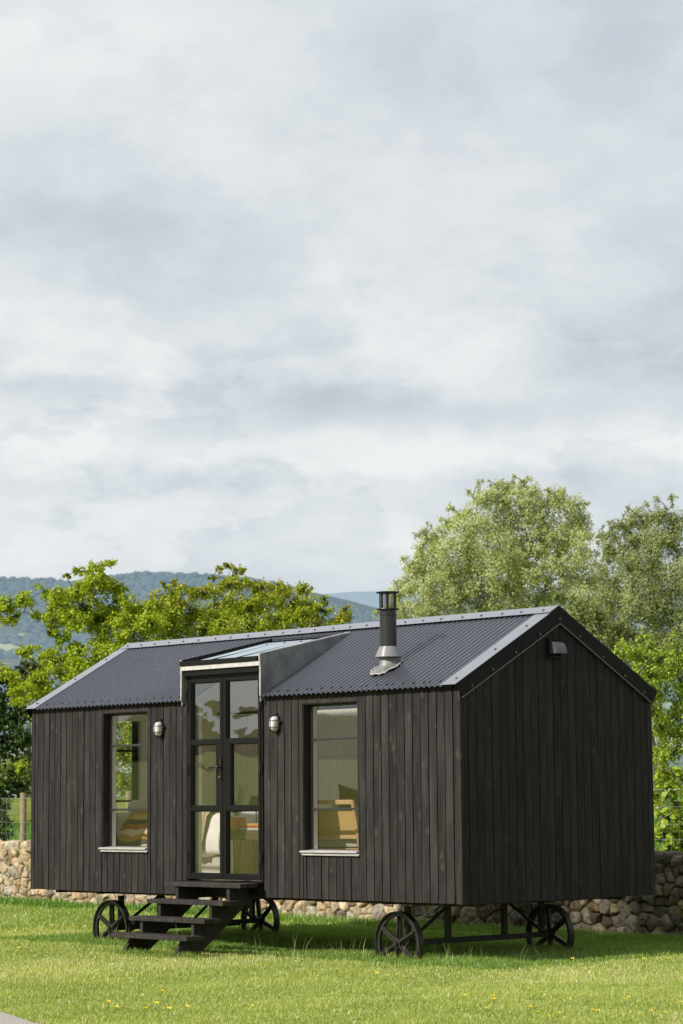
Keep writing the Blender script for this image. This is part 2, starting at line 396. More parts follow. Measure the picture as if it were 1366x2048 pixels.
def dome(mb, x, s, h, r=.0125, mi=1, back=False):
    c = Vector(slope_pt(x, s, h, back)); n = Vector((0, (1 if back else -1)*math.sin(ANG), math.cos(ANG)))
    a = Vector((1, 0, 0)); b = n.cross(a); pts = []; fs = []
    for q, (rr, hh) in enumerate(((1.25, 0), (1.25, .25), (.8, .3), (.75, .75), (.35, .95))):
        for k in range(8): pts.append(c+(a*math.cos(k*PI/4)+b*math.sin(k*PI/4))*r*rr+n*r*hh)
    for q in range(4):
        for k in range(8): fs.append((q*8+k, q*8+(k+1)%8, q*8+8+(k+1)%8, q*8+8+k))
    fs.append(tuple(range(32, 40))); mb.faces(pts, fs, .5, mi)
SLEN = (W/2+OV)/math.cos(ANG)
mb = MB()
corr(mb, .0, 2.966, -OV, W/2-.03); corr(mb, 4.298, L, -OV, W/2-.03); corr(mb, 2.966, 4.298, 1.26, W/2-.03)
RX = (1.7, 6.9); RYB = (.30, 1.28)  # roof opening for the added rear rooflights
corr(mb, .0, RX[0], -OV, W/2-.03, back=True); corr(mb, RX[1], L, -OV, W/2-.03, back=True); corr(mb, *RX, -OV, RYB[0], back=True); corr(mb, *RX, RYB[1], W/2-.03, back=True)
x = .12
while x < L-.2:
    if not 2.9 < x < 4.34: dome(mb, x+rng.uniform(-.004, .004), .115+rng.uniform(-.006, .006), .0085, .0105)
    x += .1536 if rng.random() > .12 else .0768
o = mb.build('corrugated_roof', [M['roof'], M['screw']], cabin, smooth=60)
mb = MB()                                                        # ridge cap
def fold(mb, x0, x1, s0, s1, h, th=.002, back=False, mi=0, seg=1):
    for i in range(seg):
        xa = x0+(x1-x0)*i/seg; xb = x0+(x1-x0)*(i+1)/seg
        p = [slope_pt(xx, s, hh, back) for xx in (xa, xb) for hh in (h, h+th) for s in (s0, s1)]
        mb.faces(p, [(0,1,3,2),(4,6,7,5),(0,4,5,1),(2,3,7,6),(0,2,6,4),(1,5,7,3)], .5, mi)
for bk in (False, True):
    fold(mb, -.015, L*.5, SLEN-.155, SLEN+.004, .0205, back=bk); fold(mb, L*.5-.05, L+.018, SLEN-.155, SLEN+.004, .0235, back=bk)
    x = .1
    while x < L-.05: dome(mb, x, SLEN-.095, .0235 if x < L*.5-.05 else .0265, .012, back=bk); x += .295+rng.uniform(-.03, .03)
mb.build('ridge_cap', [M['flash'], M['screw']], cabin, smooth=25)
# verge flashings: strip on the slope plus apron on the gable
for end in (1, 0):
    mb = MB(); xo = L+.022 if end else -.03; xi = L-.19 if end else .165; sg = 1 if end else -1
    for bk in (False, True):
        fold(mb, min(xi, xo), max(xi, xo), -.004, SLEN-.12, .0135, back=bk)
        for s in (.13, .78, 1.32): dome(mb, (xi*.45+xo*.55), s, .0155, .0125, back=bk)
        Y = (lambda y: W-y) if bk else (lambda y: y)
        def top(y): return ZE+SL*(y+OV)+.017
        dep = .172
        prof = [(Y(-OV), top(-OV)), (Y(W/2-.0007), top(W/2)), (Y(W/2-.0007), top(W/2)-dep), (Y(.018), top(.018)-dep), (Y(-.012), top(-OV)-.10)]
        mb.prism(prof, 0, xo, xo+sg*.004, .5, 2)
        lip = [(Y(.018), top(.018)-dep-.002), (Y(W/2), top(W/2)-dep-.002), (Y(W/2), top(W/2)-dep-.016), (Y(.018), top(.018)-dep-.016)]
        mb.prism(lip, 0, xo-sg*.004, xo+sg*.011, .5, 3)
        for y in (.15, .46, .80, 1.17, 1.4775):
            if y > 1.4 and bk: continue
            mb.lathe([(.016, 0), (.016, .004), (.010, .006), (.009, .012), (.0005, .013)] if end else [(.016, 0), (.0005, -.01)], (xo+sg*.004, Y(y), top(y)-dep*.80), 8, 0, .5, 1)
    mb.build('verge_flashing', [M['flash'], M['screw'], M['verge'], M['ventm']], cabin)

mb = MB()  # unseen rooflights on the rear slope, added to brighten the interior
for xa in (1.7, 3.0, 4.3, 5.6):
    for q in ((xa, xa+.05, .40, 1.56), (xa+1.25, xa+1.3, .40, 1.56), (xa+.05, xa+1.25, .40, .46), (xa+.05, xa+1.25, 1.50, 1.56)): fold(mb, *q, .012, .02, back=True)
rl = mb.build('added_rear_rooflight', M['alu'], cabin)
mb = MB(); mb.poly([slope_pt(x, s_, .015, True) for x, s_ in ((1.7, .42), (6.9, .42), (6.9, 1.56), (1.7, 1.56))]); mb.build('pane', M['glass'], rl)
# --- dormer over the door
DX0, DX1 = 2.968, 4.296; DF = -.078
def dz(y): return 2.578+.222*(y-DF)
YB = 1.262
dormer = None
for xa, xb in ((DX1-.004, DX1+.016), (DX0-.02, DX0)):            # lead cheeks with upstand above the glass
    mb = MB(); mb.prism([(-.066, 2.10), (DF, dz(DF)+.034), (YB, dz(YB)+.024), (YB, dz(YB)-.03), (.9, roofz(.9)-.02)], 0, xa, xb)
    c_ = mb.build('dormer' if dormer is None else 'dormer_cheek', M['lead'], cabin if dormer is None else dormer); dormer = dormer or c_
mb = MB()
# torn pale lead edges
def ragged(x0, x1, pts_top, seed):
    r = random.Random(seed); P = [Vector(p) for p in pts_top]
    for i in range(len(P)-1):
        a, b = P[i], P[i+1]; n = 6
        for k in range(n):
            p = a.lerp(b, k/n); q = a.lerp(b, (k+1)/n)
            mb.tube([p, q+Vector((0, 0, r.uniform(-.002, .002)))], [r.uniform(.008, .013), r.uniform(.008, .013)], 6)
ragged(0, 0, [(DX1+.008, DF-.004, dz(DF)+.03), (DX1+.014, -.074, 2.45), (DX1+.016, -.078, 2.16)], 1)
ragged(0, 0, [(DX0-.014, DF-.004, dz(DF)+.03), (DX0-.01, -.074, 2.45), (DX0-.010, -.078, 2.15)], 2)
ragged(0, 0, [(DX1+.006, DF, dz(DF)+.036), (DX1+.006, YB, dz(YB)+.026)], 3)
mb.box(DX0-.012, DX1+.010, DF-.004, -.06, 2.488, 2.535)
mb.build('dormer_lead_edge', M['lead_pale'], dormer, smooth=50)
mb = MB(); mb.box(DX0-.02, DX1-.02, DF-.016, DF+.01, 2.540, 2.592); mb.box(DX0, DX1-.006, -.055, .02, 2.425, 2.487)
for x in (DX0+.02, DX0+.46, DX0+.89): mb.prism([(DF, dz(DF)-.012), (YB, dz(YB)-.012), (YB, dz(YB)+.0105), (DF, dz(DF)+.0105)], 0, x, x+.014)
mb.prism([(DF+.01, dz(DF)+.0), (YB, dz(YB)), (YB, dz(YB)+.030), (DF+.01, dz(DF)+.033)], 0, DX0+.001, DX0+.018)
mb.prism([(YB-.02, dz(YB)-.02), (YB+.05, dz(YB)+.0), (YB+.05, dz(YB)+.03), (YB-.02, dz(YB)+.012)], 0, DX0, DX1)
mb.build('rooflight_frame', M['alu'], dormer)
mb = MB(); mb.prism([(DF+.012, dz(DF)-.002), (YB-.02, dz(YB)-.002), (YB-.02, dz(YB)+.008), (DF+.012, dz(DF)+.008)], 0, DX0+.002, DX1-.006)
mb.build('rooflight_pane', M['skyglass'], dormer)

# --- windows
def window(x0, x1, z0, z1):
    mb = MB(); yb = .118                                         # reveal boards
    mb.box(x0-.002, x0+.006, .004, yb, z0, z1, .1); mb.box(x1-.006, x1+.002, .004, yb, z0, z1, .2)
    mb.box(x0+.006, x1-.006, .004, yb, z1-.006, z1+.002, .1)
    mb.box(x0-.03, x1+.018, -.004, .020, z1+.003, z1+.044, .85)   # head trim
    mb.box(x0-.016, x0-.003, -.0035, .018, z0+.003, z1, .5); mb.box(x1+.003, x1+.016, -.0035, .018, z0+.003, z1, .7)
    w = mb.build('window', M['board'], cabin)
    mb = MB(); f = .022
    mb.box(x0+.006, x0+.006+f, .098, .1165, z0, z1-.006); mb.box(x1-.006-f, x1-.006, .098, .1165, z0, z1-.006)
    mb.box(x0+.006+f, x1-.006-f, .098, .1165, z1-.006-f, z1-.006); mb.box(x0+.006+f, x1-.006-f, .098, .1165, z0, z0+.016)
    for z in (z0+(z1-z0)*.757, z0+(z1-z0)*.28): mb.box(x0+.006+f, x1-.006-f, .092, .120, z-.0125, z+.0125)
    mb.build('window_frame', M['alu_grey'], w, bevel=.002)
    mb = MB(); mb.poly([(x0+.02, .11, z0+.01), (x1-.02, .11, z0+.01), (x1-.02, .11, z1-.02), (x0+.02, .11, z1-.02)]); mb.build('pane', M['glass'], w)
    mb = MB(); mb.prism([(-.045, z0-.022), (-.045, z0-.002), (.105, z0+.008), (.105, z0-.022)], 0, x0-.02, x1+.014)
    mb.box(x0-.004, x1+.028, -.028, .0, z0-.050, z0-.027); mb.build('sill', M['sill'], w, bevel=.004)
    mb = MB(); mb.box(x0+.008, x0+.03, .122, .175, z0+.01, z1-.02); mb.box(x1-.03, x1-.008, .122, .175, z0+.01, z1-.02); mb.box(x0+.03, x1-.03, .122, .2, z0-.005, z0+.009)
    mb.build('inner_frame', M['white'], w)
window(*WINL); window(*WINR)
# window in the far gable, seen through the cabin
mb = MB(); y0, y1, z0, z1 = EW
for a, b, c, d in ((y0-.03, y0+.022, z0-.03, z1+.03), (y1-.022, y1+.03, z0-.03, z1+.03), (y0+.022, y1-.022, z0-.03, z0+.022), (y0+.022, y1-.022, z1-.022, z1+.03)): mb.box(.02, .135, a, b, c, d)
w = mb.build('window', M['white'], cabin)
mb = MB()
for z in (z0+(z1-z0)*.757, z0+(z1-z0)*.37): mb.box(.05, .07, y0+.022, y1-.022, z-.014, z+.014)
mb.box(.05, .07, y1-.11, y1-.0225, z0+.022, z1-.022)
mb.build('window_frame', M['alu'], w)
mb = MB(); mb.poly([(.06, y0+.02, z0+.02), (.06, y1-.02, z0+.02), (.06, y1-.02, z1-.02), (.06, y0+.02, z1-.02)]); mb.build('pane', M['glass'], w)

# unseen rear window, added to let daylight into the cabin
x0, x1, z0, z1 = RW; mb = MB()
for a, b, c, d in ((x0-.02, x0+.04, z0-.02, z1+.02), (x1-.04, x1+.02, z0-.02, z1+.02), (x0+.04, x1-.04, z0-.02, z0+.04), (x0+.04, x1-.04, z1-.04, z1+.02)): mb.box(a, b, W-.135, W+.012, c, d)
w = mb.build('window', M['white'], cabin)
mb = MB(); mb.poly([(x0+.03, W-.06, z0+.03), (x1-.03, W-.06, z0+.03), (x1-.03, W-.06, z1-.03), (x0+.03, W-.06, z1-.03)]); mb.build('pane', M['glass'], w)
# --- double doors
x0, x1, z0, z1 = DOOR
mb = MB()
mb.box(x0-.018, x0+.022, -.012, .10, .17, 2.425); mb.box(x1-.020, x1+.010, -.012, .10, .17, 2.425); mb.box(x0+.022, x1-.020, -.012, .10, 2.392, 2.425)
frame = mb.build('door_frame', M['alu'], cabin, bevel=.003)
mb = MB(); mb.prism([(-.125, .128), (-.125, .150), (.09, .169), (.09, .128)], 0, x0-.09, x1+.003); mb.box(x0-.03, x1+.004, -.05, -.002, .03, .127)
mb.build('door_sill', M['alu'], cabin, bevel=.004)
xm = 3.612
def leaf(a, b, stile_l, stile_r, hinge_left):
    mb = MB(); zb, zt = .176, 2.388; yf, yk = -.020, .050
    mb.box(a, a+stile_l, yf, yk, zb, zt); mb.box(b-stile_r, b, yf, yk, zb, zt)
    rails = ((zb, zb+.062), (.925, .978), (1.655, 1.708), (zt-.042, zt))
    for r0, r1 in rails: mb.box(a+stile_l, b-stile_r, yf+.003, yk-.003, r0, r1)
    # glazing beads
    cols = ((rails[0][1], rails[1][0], 0), (rails[1][1], rails[2][0], .07), (rails[2][1], rails[3][0], 0))
    for c0, c1, ex in cols:
        l = a+stile_l+(ex if not hinge_left else 0); r = b-stile_r-(ex if hinge_left else 0)
        if ex: mb.box(a+stile_l if not hinge_left else r, l if not hinge_left else b-stile_r, yf+.004, yk-.004, c0, c1)
        for p, q, s, t in ((l, l+.009, c0, c1), (r-.009, r, c0, c1), (l+.009, r-.009, c0, c0+.009), (l+.009, r-.009, c1-.009, c1)): mb.box(p, q, yf+.012, yk-.01, s, t)
    lf = mb.build('door', M['alu'], cabin, bevel=.003)
    mb = MB(); mb.poly([(a+.03, .015, zb+.03), (b-.03, .015, zb+.03), (b-.03, .015, zt-.03), (a+.03, .015, zt-.03)]); mb.build('pane', M['doorglass'], lf)
    hx = a-.006 if hinge_left else b+.006
    for z in (.36, 1.32, 2.02, 2.26):
        h = MB(); h.lathe([(.0, 0), (.013, 0), (.013, .12), (0, .12)], (hx, yf-.012, z), 10); h.box(hx-.026, hx+.026, yf-.006, yf-.002, z+.01, z+.11); h.build('hinge', M['black'], lf, smooth=40)
    return lf
lfl = leaf(x0+.026, xm-.005, .046, .046, True); lfr = leaf(xm+.005, x1-.024, .046, .036, False)
mb = MB(); mb.box(xm-.041, xm-.017, -.032, -.0205, 1.255, 1.50); mb.tube([(xm-.034, -.03, 1.405), (xm-.034, -.075, 1.405), (xm-.052, -.082, 1.405), (xm-.165, -.082, 1.400)], [.011, .011, .011, .008], 10)
mb.tube([(xm-.034, -.03, 1.295), (xm-.034, -.044, 1.295)], .012, 12, .5, 1)
mb.build('handle', [M['black'], M['steel']], lfl, smooth=50)

# --- wall lamps
def lamp(x, z):
    mb = MB()
    def ov(y, w, h, n=28):
        w *= .74; h *= .90; y *= .84; return [(x+w*(abs(math.cos(t))**.75)*(1 if math.cos(t) > 0 else -1), y, z+h*(abs(math.sin(t))**.8)*(1 if math.sin(t) > 0 else -1)) for t in [2*PI*k/n for k in range(n)]]
    def loft(mb, rings):
        n = len(rings[0]); p = [q for r in rings for q in r]
        f = [(i*n+k, i*n+(k+1)%n, (i+1)*n+(k+1)%n, (i+1)*n+k) for i in range(len(rings)-1) for k in range(n)]
        f.append(tuple(range((len(rings)-1)*n, len(rings)*n))); mb.faces(p, f)
    loft(mb, [ov(-.001, .072, .105), ov(-.035, .072, .105), ov(-.042, .066, .099)])
    for px, pz in ((.064, .02), (-.064, -.02), (.0, .103)): mb.tube([(x+px, -.001, z+pz), (x+px, -.03, z+pz)], .013, 8)
    b = mb.build('wall_lamp', M['black'], cabin, smooth=40)
    g = MB(); loft(g, [ov(-.0425, .058, .090), ov(-.075, .057, .088), ov(-.10, .050, .078), ov(-.118, .034, .058), ov(-.124, .012, .025)]); g.build('lamp_glass', M['lampglass'], b, smooth=50)
    c = MB(); r = .0034
    for k in (-1, 0, 1):
        t = [PI*i/12 for i in range(13)]
        if k == 0: c.tube([(x, -.042-.069*math.sin(a)**.6, z+.094*math.cos(a)) for a in t], r, 6)
        else: c.tube([(x+.054*math.cos(a), -.042-.064*math.sin(a)**.55, z+k*.036) for a in t], r, 6)
    c.build('lamp_cage', M['black'], b, smooth=50)
lamp(2.515, 1.85); lamp(4.508, 1.85)

# --- flue
fx, fy = 5.818, .40; fz = roofz(fy)
mb = MB(); mb.lathe([(.089, fz-.12), (.089, 2.955), (.096, 2.958), (.096, 2.972), (.089, 2.976), (.089, 3.02)], (fx, fy, 0), 32)
flue = mb.build('flue_pipe', M['flue'], cabin, smooth=35)
mb = MB(); mb.lathe([(.137, 2.515), (.140, 2.522), (.094, 2.628), (.0895, 2.630), (.0895, 2.60), (.130, 2.513), (.137, 2.515)], (fx, fy, 0), 36); mb.build('storm_collar', M['skirt'], flue, smooth=25)
mb = MB(); mb.lathe([(.0, 3.020), (.121, 3.018), (.123, 3.022), (.121, 3.028), (.0, 3.036)], (fx, fy, 0), 32); mb.lathe([(0, 3.193), (.120, 3.194), (.125, 3.199), (.120, 3.206), (.0, 3.214)], (fx, fy, 0), 32)
for k in range(3):
    a = 2*PI*k/3+.35; mb.box(fx+.078*math.cos(a)-.012, fx+.078*math.cos(a)+.012, fy+.078*math.sin(a)-.005, fy+.078*math.sin(a)+.005, 3.024, 3.194)
for k in range(36):
    a = 2*PI*k/36; mb.tube([(fx+.090*math.cos(a), fy+.090*math.sin(a), 3.026), (fx+.090*math.cos(a), fy+.090*math.sin(a), 3.193)], .0018, 4)
for z in [3.05+.021*i for i in range(7)]: mb.tube([(fx+.090*math.cos(2*PI*k/24), fy+.090*math.sin(2*PI*k/24), z) for k in range(25)], .0016, 4)
mb.build('flue_cowl', M['black'], flue, smooth=35)
mb = MB(); r_ = random.Random(3); n = 40; rings = []
for i, (rad, h) in enumerate(((.0905, .17), (.094, .06), (.112, .022), (.142, .013))):
    ring = []
    for k in range(n):
        a = 2*PI*k/n; dn = max(0, -math.sin(a)); rr = rad*(1+(.10 if i > 1 else .03)*r_.uniform(-1, 1)) + (dn*.055 if i > 1 else 0)
        xx = fx+rr*math.cos(a); yy = fy+rr*math.sin(a); zz = ZE+SL*(yy+OV)+.012+h*(.55+.45*dn)+r_.uniform(-.006, .006)
        ring.append((xx, yy, zz))
    rings.append(ring)
p = [q for r in rings for q in r]; mb.faces(p, [(i*n+k, i*n+(k+1)%n, (i+1)*n+(k+1)%n, (i+1)*n+k) for i in range(3) for k in range(n)], [.5]*(3*n)+[1.]*n)
mb.build('lead_flashing', M['lead_dark'], flue, smooth=50)
mb = MB(); p = [Vector(q) for q in rings[-1]]
for k in range(n):
    if p[k].y < fy+.09: mb.tube([p[k]+Vector((0, 0, .004)), p[(k+1) % n]+Vector((0, 0, .004))], [.008, .006], 5)
mb.build('flashing_edge', M['lead_pale'], flue, smooth=60)

# --- gable vent
vy, vz = 1.388, 2.574
mb = MB(); h = .103
mb.box(L+.004, L+.040, vy-h, vy+h, vz-h, vz-h+.022); mb.box(L+.004, L+.040, vy-h, vy+h, vz+h-.022, vz+h); mb.box(L+.004, L+.040, vy-h, vy-h+.022, vz-h+.022, vz+h-.022); mb.box(L+.004, L+.040, vy+h-.022, vy+h, vz-h+.022, vz+h-.022); mb.box(L+.003, L+.014, vy-h+.02, vy+h-.02, vz-h+.02, vz+h-.02)
vent = mb.build('vent', M['verge'], cabin, bevel=.003)
mb = MB(); n = 12
arc = [(L+.015+.115*math.sin(t)*1.0, vz+.078-.135*(1-math.cos(t))) for t in [PI/2*i/n for i in range(n+1)]]
pts = []; 
for yy in (vy-.078, vy+.078):
    for a in arc: pts.append((a[0], yy, a[1]))
mb.faces(pts, [(i, i+1, n+2+i, n+1+i) for i in range(n)])
mb.faces([(a[0], vy-.078, a[1]) for a in arc]+[(L+.012, vy-.078, vz-.06)], [tuple(range(n+2))]); mb.faces([(a[0], vy+.078, a[1]) for a in arc]+[(L+.012, vy+.078, vz-.06)], [tuple(range(n+2))])
mb.build('vent_hood', M['ventm'], vent, smooth=40)

# --- running gear
WR = .326; AX = (1.215, 6.035); WY = (.30, 2.60); WZ = -.435
def wheel(x, y, z, rot):
    """spoked cast wheel, axis along y; hub and spokes, rim as a sub-part"""
    mb = MB()
    mb.lathe([(0, -.060), (.026, -.060), (.030, -.050), (.030, -.036), (.052, -.034), (.056, .03), (.045, .05), (0, .05)], (0, 0, 0), 20, 1)
    for k in range(6):
        a = rot+2*PI*k/6; c, s = math.cos(a), math.sin(a)
        def P(r, w, yy): return (r*c-w*s, yy, r*s+w*c)
        r0, r1 = .045, WR-.045
        for (w0, w1, ya, yb) in ((.029, .025, -.014, .010), (.010, .009, -.036, .032)):
            pts = [P(r0, -w0, ya), P(r0, w0, ya), P(r1, w1, ya), P(r1, -w1, ya), P(r0, -w0, yb), P(r0, w0, yb), P(r1, w1, yb), P(r1, -w1, yb)]
            mb.faces(pts, [(0,1,2,3),(7,6,5,4),(0,4,5,1),(1,5,6,2),(2,6,7,3),(3,7,4,0)])
    w = mb.build('wheel', M['iron'], cabin, smooth=30); w.location = (x, y, z)
    mb = MB(); mb.lathe([(WR, -.038), (WR, .038), (WR-.014, .039), (WR-.024, .016), (WR-.054, .015), (WR-.054, -.015), (WR-.024, -.016), (WR-.014, -.039), (WR, -.038)], (0, 0, 0), 56, 1)
    mb.build('rim', M['iron'], w, smooth=30)
    return w
for i, ax in enumerate(AX):
    for j, wy in enumerate(WY): wheel(ax, wy, WZ, PI/6+[[.02, .18], [-.06, .1]][i][j])
for i, ax in enumerate(AX):
    mb = MB()
    mb.box(ax-.028, ax+.028, WY[0]+.035, WY[1]-.035, WZ-.028, WZ+.028)
    for y in (WY[0]+.13, WY[0]+.72, WY[1]-.72, WY[1]-.13): mb.box(ax-.027, ax+.027, y-.027, y+.027, WZ+.0285, -.062)
    for y, ye in ((WY[0]+.14, WY[0]+.69), (WY[1]-.14, WY[1]-.69)):
        mb.tube([(ax+.035, y, WZ+.03), (ax+.035, ye, -.07)], .018, 6)
    for sx in ((-1, 1) if i == 0 else ()): mb.tube([(ax+sx*.03, (WY[0]+WY[1])/2, WZ+.01), (ax+sx*.55, (WY[0]+WY[1])/2, -.07)], .018, 6)
    mb.build('axle', M['chassis'], cabin)
mb = MB()
for y in (.36, 1.478, 2.60): mb.box(.15, L-.15, y-.035, y+.035, -.038, .004)
for x in (.4, AX[0], 3.0, 4.25, AX[1], L-.4): mb.box(x-.03, x+.03, .10, W-.10, -.034, .0035)
chas = mb.build('chassis', M['chassis'], cabin)
mb = MB(); mb.tube([(AX[0]-.03, .62, WZ-.02), (AX[0]-.95, 1.35, GZ+.10)], .03, 6); mb.tube([(AX[0]-.03, 2.3, WZ-.02), (AX[0]-.95, 1.5, GZ+.10)], .03, 6); mb.box(AX[0]-1.35, AX[0]-.93, 1.36, 1.49, GZ+.13, GZ+.19)
mb.build('drawbar', M['chassis'], cabin)

# ------------------------------------------------------------------ the steps
steps = empty('wooden_steps', (3.64, -.6, GZ), 'black four-tread open wooden steps set on the grass before the glazed doors', 'steps')
TR = ((-.345, .152), (-.590, -.026), (-.838, -.203), (-1.085, -.372)); X0, X1 = 2.995, 4.285; TD = .245; TT = .046
for k, (yf, zt) in enumerate(TR):
    mb = MB(); mb.box(X0, X1, yf, yf+TD, zt-TT, zt, rng.uniform(.3, .9)); mb.build('tread', M['step'], steps, bevel=.004)
for xs in (3.16, 4.03):
    pf = [(-.03, .09)]
    for yf, zt in TR: pf += [(yf+.030, zt-TT-.0005), (yf+.030, zt-TT-.13 if zt > -.3 else GZ-.05)]
    prof = [(-.03, TR[0][1]-TT-.0005)]
    for k, (yf, zt) in enumerate(TR):
        nz = TR[k+1][1]-TT-.0005 if k < 3 else GZ-.05
        prof += [(yf+.028, zt-TT-.0005), (yf+.028, nz)]
    mb = MB()
    # sawtooth split in convex blocks under every tread
    ZB = GZ-.05; dg = lambda y: ZB+(-.045-ZB)*(y+.84)/.81
    for k, (yf, zt) in enumerate(TR):
        y0, y1 = yf+.028, (TR[k-1][0]+.028 if k else -.03); zt_ = zt-TT-.0005
        zb0 = max(dg(y0), ZB); zb1 = max(dg(y1), ZB)
        p = [(y0, zb0), (y1, zb1), (y1, zt_), (y0, zt_)]
        if dg(y0) < ZB < dg(y1): p.insert(1, (-.84, ZB))
        if k == 3: p = [(-1.13, ZB), (-.84, ZB), (y1, zb1), (y1, zt_), (-.945, zt_)]      # raking foot
        mb.prism(p, 0, xs, xs+.045, .6)
    mb.build('stringer', M['step'], steps)
# ------------------------------------------------------------------ things inside the cabin
FZ = .161
M['duvet'] = simple('white_duvet', (.74, .71, .71), (.80, .77, .76), rough=.8, nscale=3)
M['oak'] = simple('pale_oak', (.36, .22, .10), (.46, .30, .15), rough=.5, nscale=4, stretch=(6, 6, 1))
M['darkoak'] = simple('dark_oak', (.07, .045, .028), (.12, .08, .05), rough=.5, nscale=6, stretch=(1, 8, 8))
M['terracotta'] = simple('terracotta', (.62, .20, .09), (.68, .24, .12), rough=.7)
M['greybase'] = simple('grey_bed_linen', (.40, .39, .37), (.46, .45, .43), rough=.9)
M['mustard'] = simple('brown_velvet', (.10, .055, .018), (.17, .10, .03), rough=.8, nscale=9)
M['sofa'] = simple('grey_wool', (.34, .33, .30), (.42, .41, .38), rough=.9, nscale=30)
M['bookred'] = simple('red_book_cover', (.45, .06, .03)); M['bookyellow'] = simple('yellow_book_cover', (.55, .33, .08)); M['bookgrey'] = simple('pale_book_cover', (.5, .47, .43))
M['orange'] = simple('orange_lamp_shade', (.75, .26, .06), rough=.6)
def stripes(name, cols, scale, axis='Z', warp=.05):
    m, nt, out = newmat(name); b = N(nt, 'ShaderNodeBsdfPrincipled'); b.inputs['Roughness'].default_value = .9
    t = N(nt, 'ShaderNodeTexCoord').outputs['Object']; sp = N(nt, 'ShaderNodeSeparateXYZ'); nt.links.new(t, sp.inputs[0])
    f = noise(nt, t, 3, 2); v = mathn(nt, 'ADD', sp.outputs[axis], mathn(nt, 'MULTIPLY', f, warp))
    v = mathn(nt, 'FRACT', mathn(nt, 'MULTIPLY', v, scale)); r = ramp(nt, [(i/len(cols), c) for i, c in enumerate(cols)], 'CONSTANT'); nt.links.new(v, r.inputs[0])
    nt.links.new(r.outputs[0], b.inputs['Base Color']); nt.links.new(b.outputs[0], out.inputs[0]); return m
M['blanket'] = stripes('striped_wool_blanket', [(.42, .16, .05), (.55, .42, .28), (.06, .045, .035), (.40, .22, .05), (.60, .50, .36), (.33, .09, .03), (.02, .02, .022), (.50, .30, .10)], 2.1, 'Z', .16)
M['throw'] = stripes('flecked_throw', [(.46, .38, .27), (.40, .33, .23), (.48, .40, .29), (.25, .17, .10), (.46, .38, .27), (.44, .37, .27)], 9, 'X', .1)
def cane():
    m, nt, out = newmat('woven_cane'); b = N(nt, 'ShaderNodeBsdfPrincipled'); b.inputs['Roughness'].default_value = .6
    sp = N(nt, 'ShaderNodeSeparateXYZ'); nt.links.new(N(nt, 'ShaderNodeTexCoord').outputs['Object'], sp.inputs[0])
    def s(o): return mathn(nt, 'SINE', mathn(nt, 'MULTIPLY', o, 2*PI/.024))
    v = mathn(nt, 'MULTIPLY', s(sp.outputs['X']), s(sp.outputs['Z'])); v = mathn(nt, 'ABSOLUTE', v)
    r = ramp(nt, [(.55, (.52, .34, .13)), (.72, (.06, .04, .02))]); nt.links.new(v, r.inputs[0]); nt.links.new(r.outputs[0], b.inputs['Base Color']); nt.links.new(b.outputs[0], out.inputs[0]); return m
M['cane'] = cane()
def soft(name, box, r, mat, parent=None, amp=0, n=14, fr=4, seed=0):
    v, f = rbox(*box, r, n, amp, fr, seed); mb = MB(); mb.faces(v, f)
    o = mb.build(name, mat, parent, smooth=80); return o
# bed
bed = empty('bed', (1.25, 1.9, FZ), 'low bed with white duvet behind the left leaf of the glazed door', 'bed')
mb = MB(); mb.box(.2, 2.50, 1.06, 2.78, FZ, .40); mb.build('bed_base', M['greybase'], bed)
mb = MB(); mb.box(2.502, 2.535, 1.04, 2.80, FZ, .62); mb.build('footboard', M['oak'], bed, bevel=.004)
mb = MB(); mb.box(2.502, 2.545, .995, 1.039, FZ, .66); mb.build('bed_post', M['white'], bed, bevel=.004)
soft('duvet', (.15, 2.49, .98, 2.76, .40, .90), .075, M['duvet'], bed, .045, 26, 3.2, 1)
soft('pillow', (.25, .75, 1.25, 1.95, .885, 1.06), .075, M['duvet'], bed, .02, 12, 5, 3)
mb = MB(); prof = [(2.3, .925), (1.7, .935), (1.15, .935), (1.0, .925), (.945, .86), (.93, .7), (.925, .55), (.935, .40)]; nx = 14
pts = []; fs = []
for i in range(nx+1):
    for j, (y, z) in enumerate(prof):
        x = 1.66+.62*i/nx - .20*j/len(prof); w = .018*math.sin(i*1.9+j*.4)*(j/len(prof)); pts.append((x, y+w-.01, z+.012*math.sin(i*.9+j)+.01))
m_ = len(prof)
for i in range(nx):
    for j in range(m_-1): fs.append((i*m_+j, i*m_+j+1, (i+1)*m_+j+1, (i+1)*m_+j))
mb.faces(pts, fs); o = mb.build('throw_blanket', M['throw'], None, smooth=80); tag(o, 'beige flecked throw hanging over the side of the white bed', 'throw')
sd = o.modifiers.new('thick', 'SOLIDIFY'); sd.thickness = .012
# draped striped blanket over a stool, behind the left window
mb = MB(); n = 48; pts = []; fs = []; rows = 16
for j in range(rows):
    t = j/(rows-1); z = .925-.765*t**1.1
    rad = .10+.20*min(1, t*2.2)**.7+.09*t
    for k in range(n):
        a = 2*PI*k/n; fo = 1+.13*t*math.sin(7*a+1.5*math.sin(2*a))+.05*math.sin(3*a+4*t)
        pts.append((1.27+rad*fo*math.cos(a)*1.05+.03*t, .70+rad*fo*math.sin(a)*.85, max(FZ+.004, z+.02*math.sin(5*a)*t)))
for j in range(rows-1):
    for k in range(n): fs.append((j*n+k, j*n+(k+1)%n, (j+1)*n+(k+1)%n, (j+1)*n+k))
fs.append(tuple(range(n))); mb.faces(pts, fs)
tag(mb.build('striped_blanket', M['blanket'], None, smooth=80), 'orange, cream and black striped wool blanket heaped behind the left window', 'blanket')
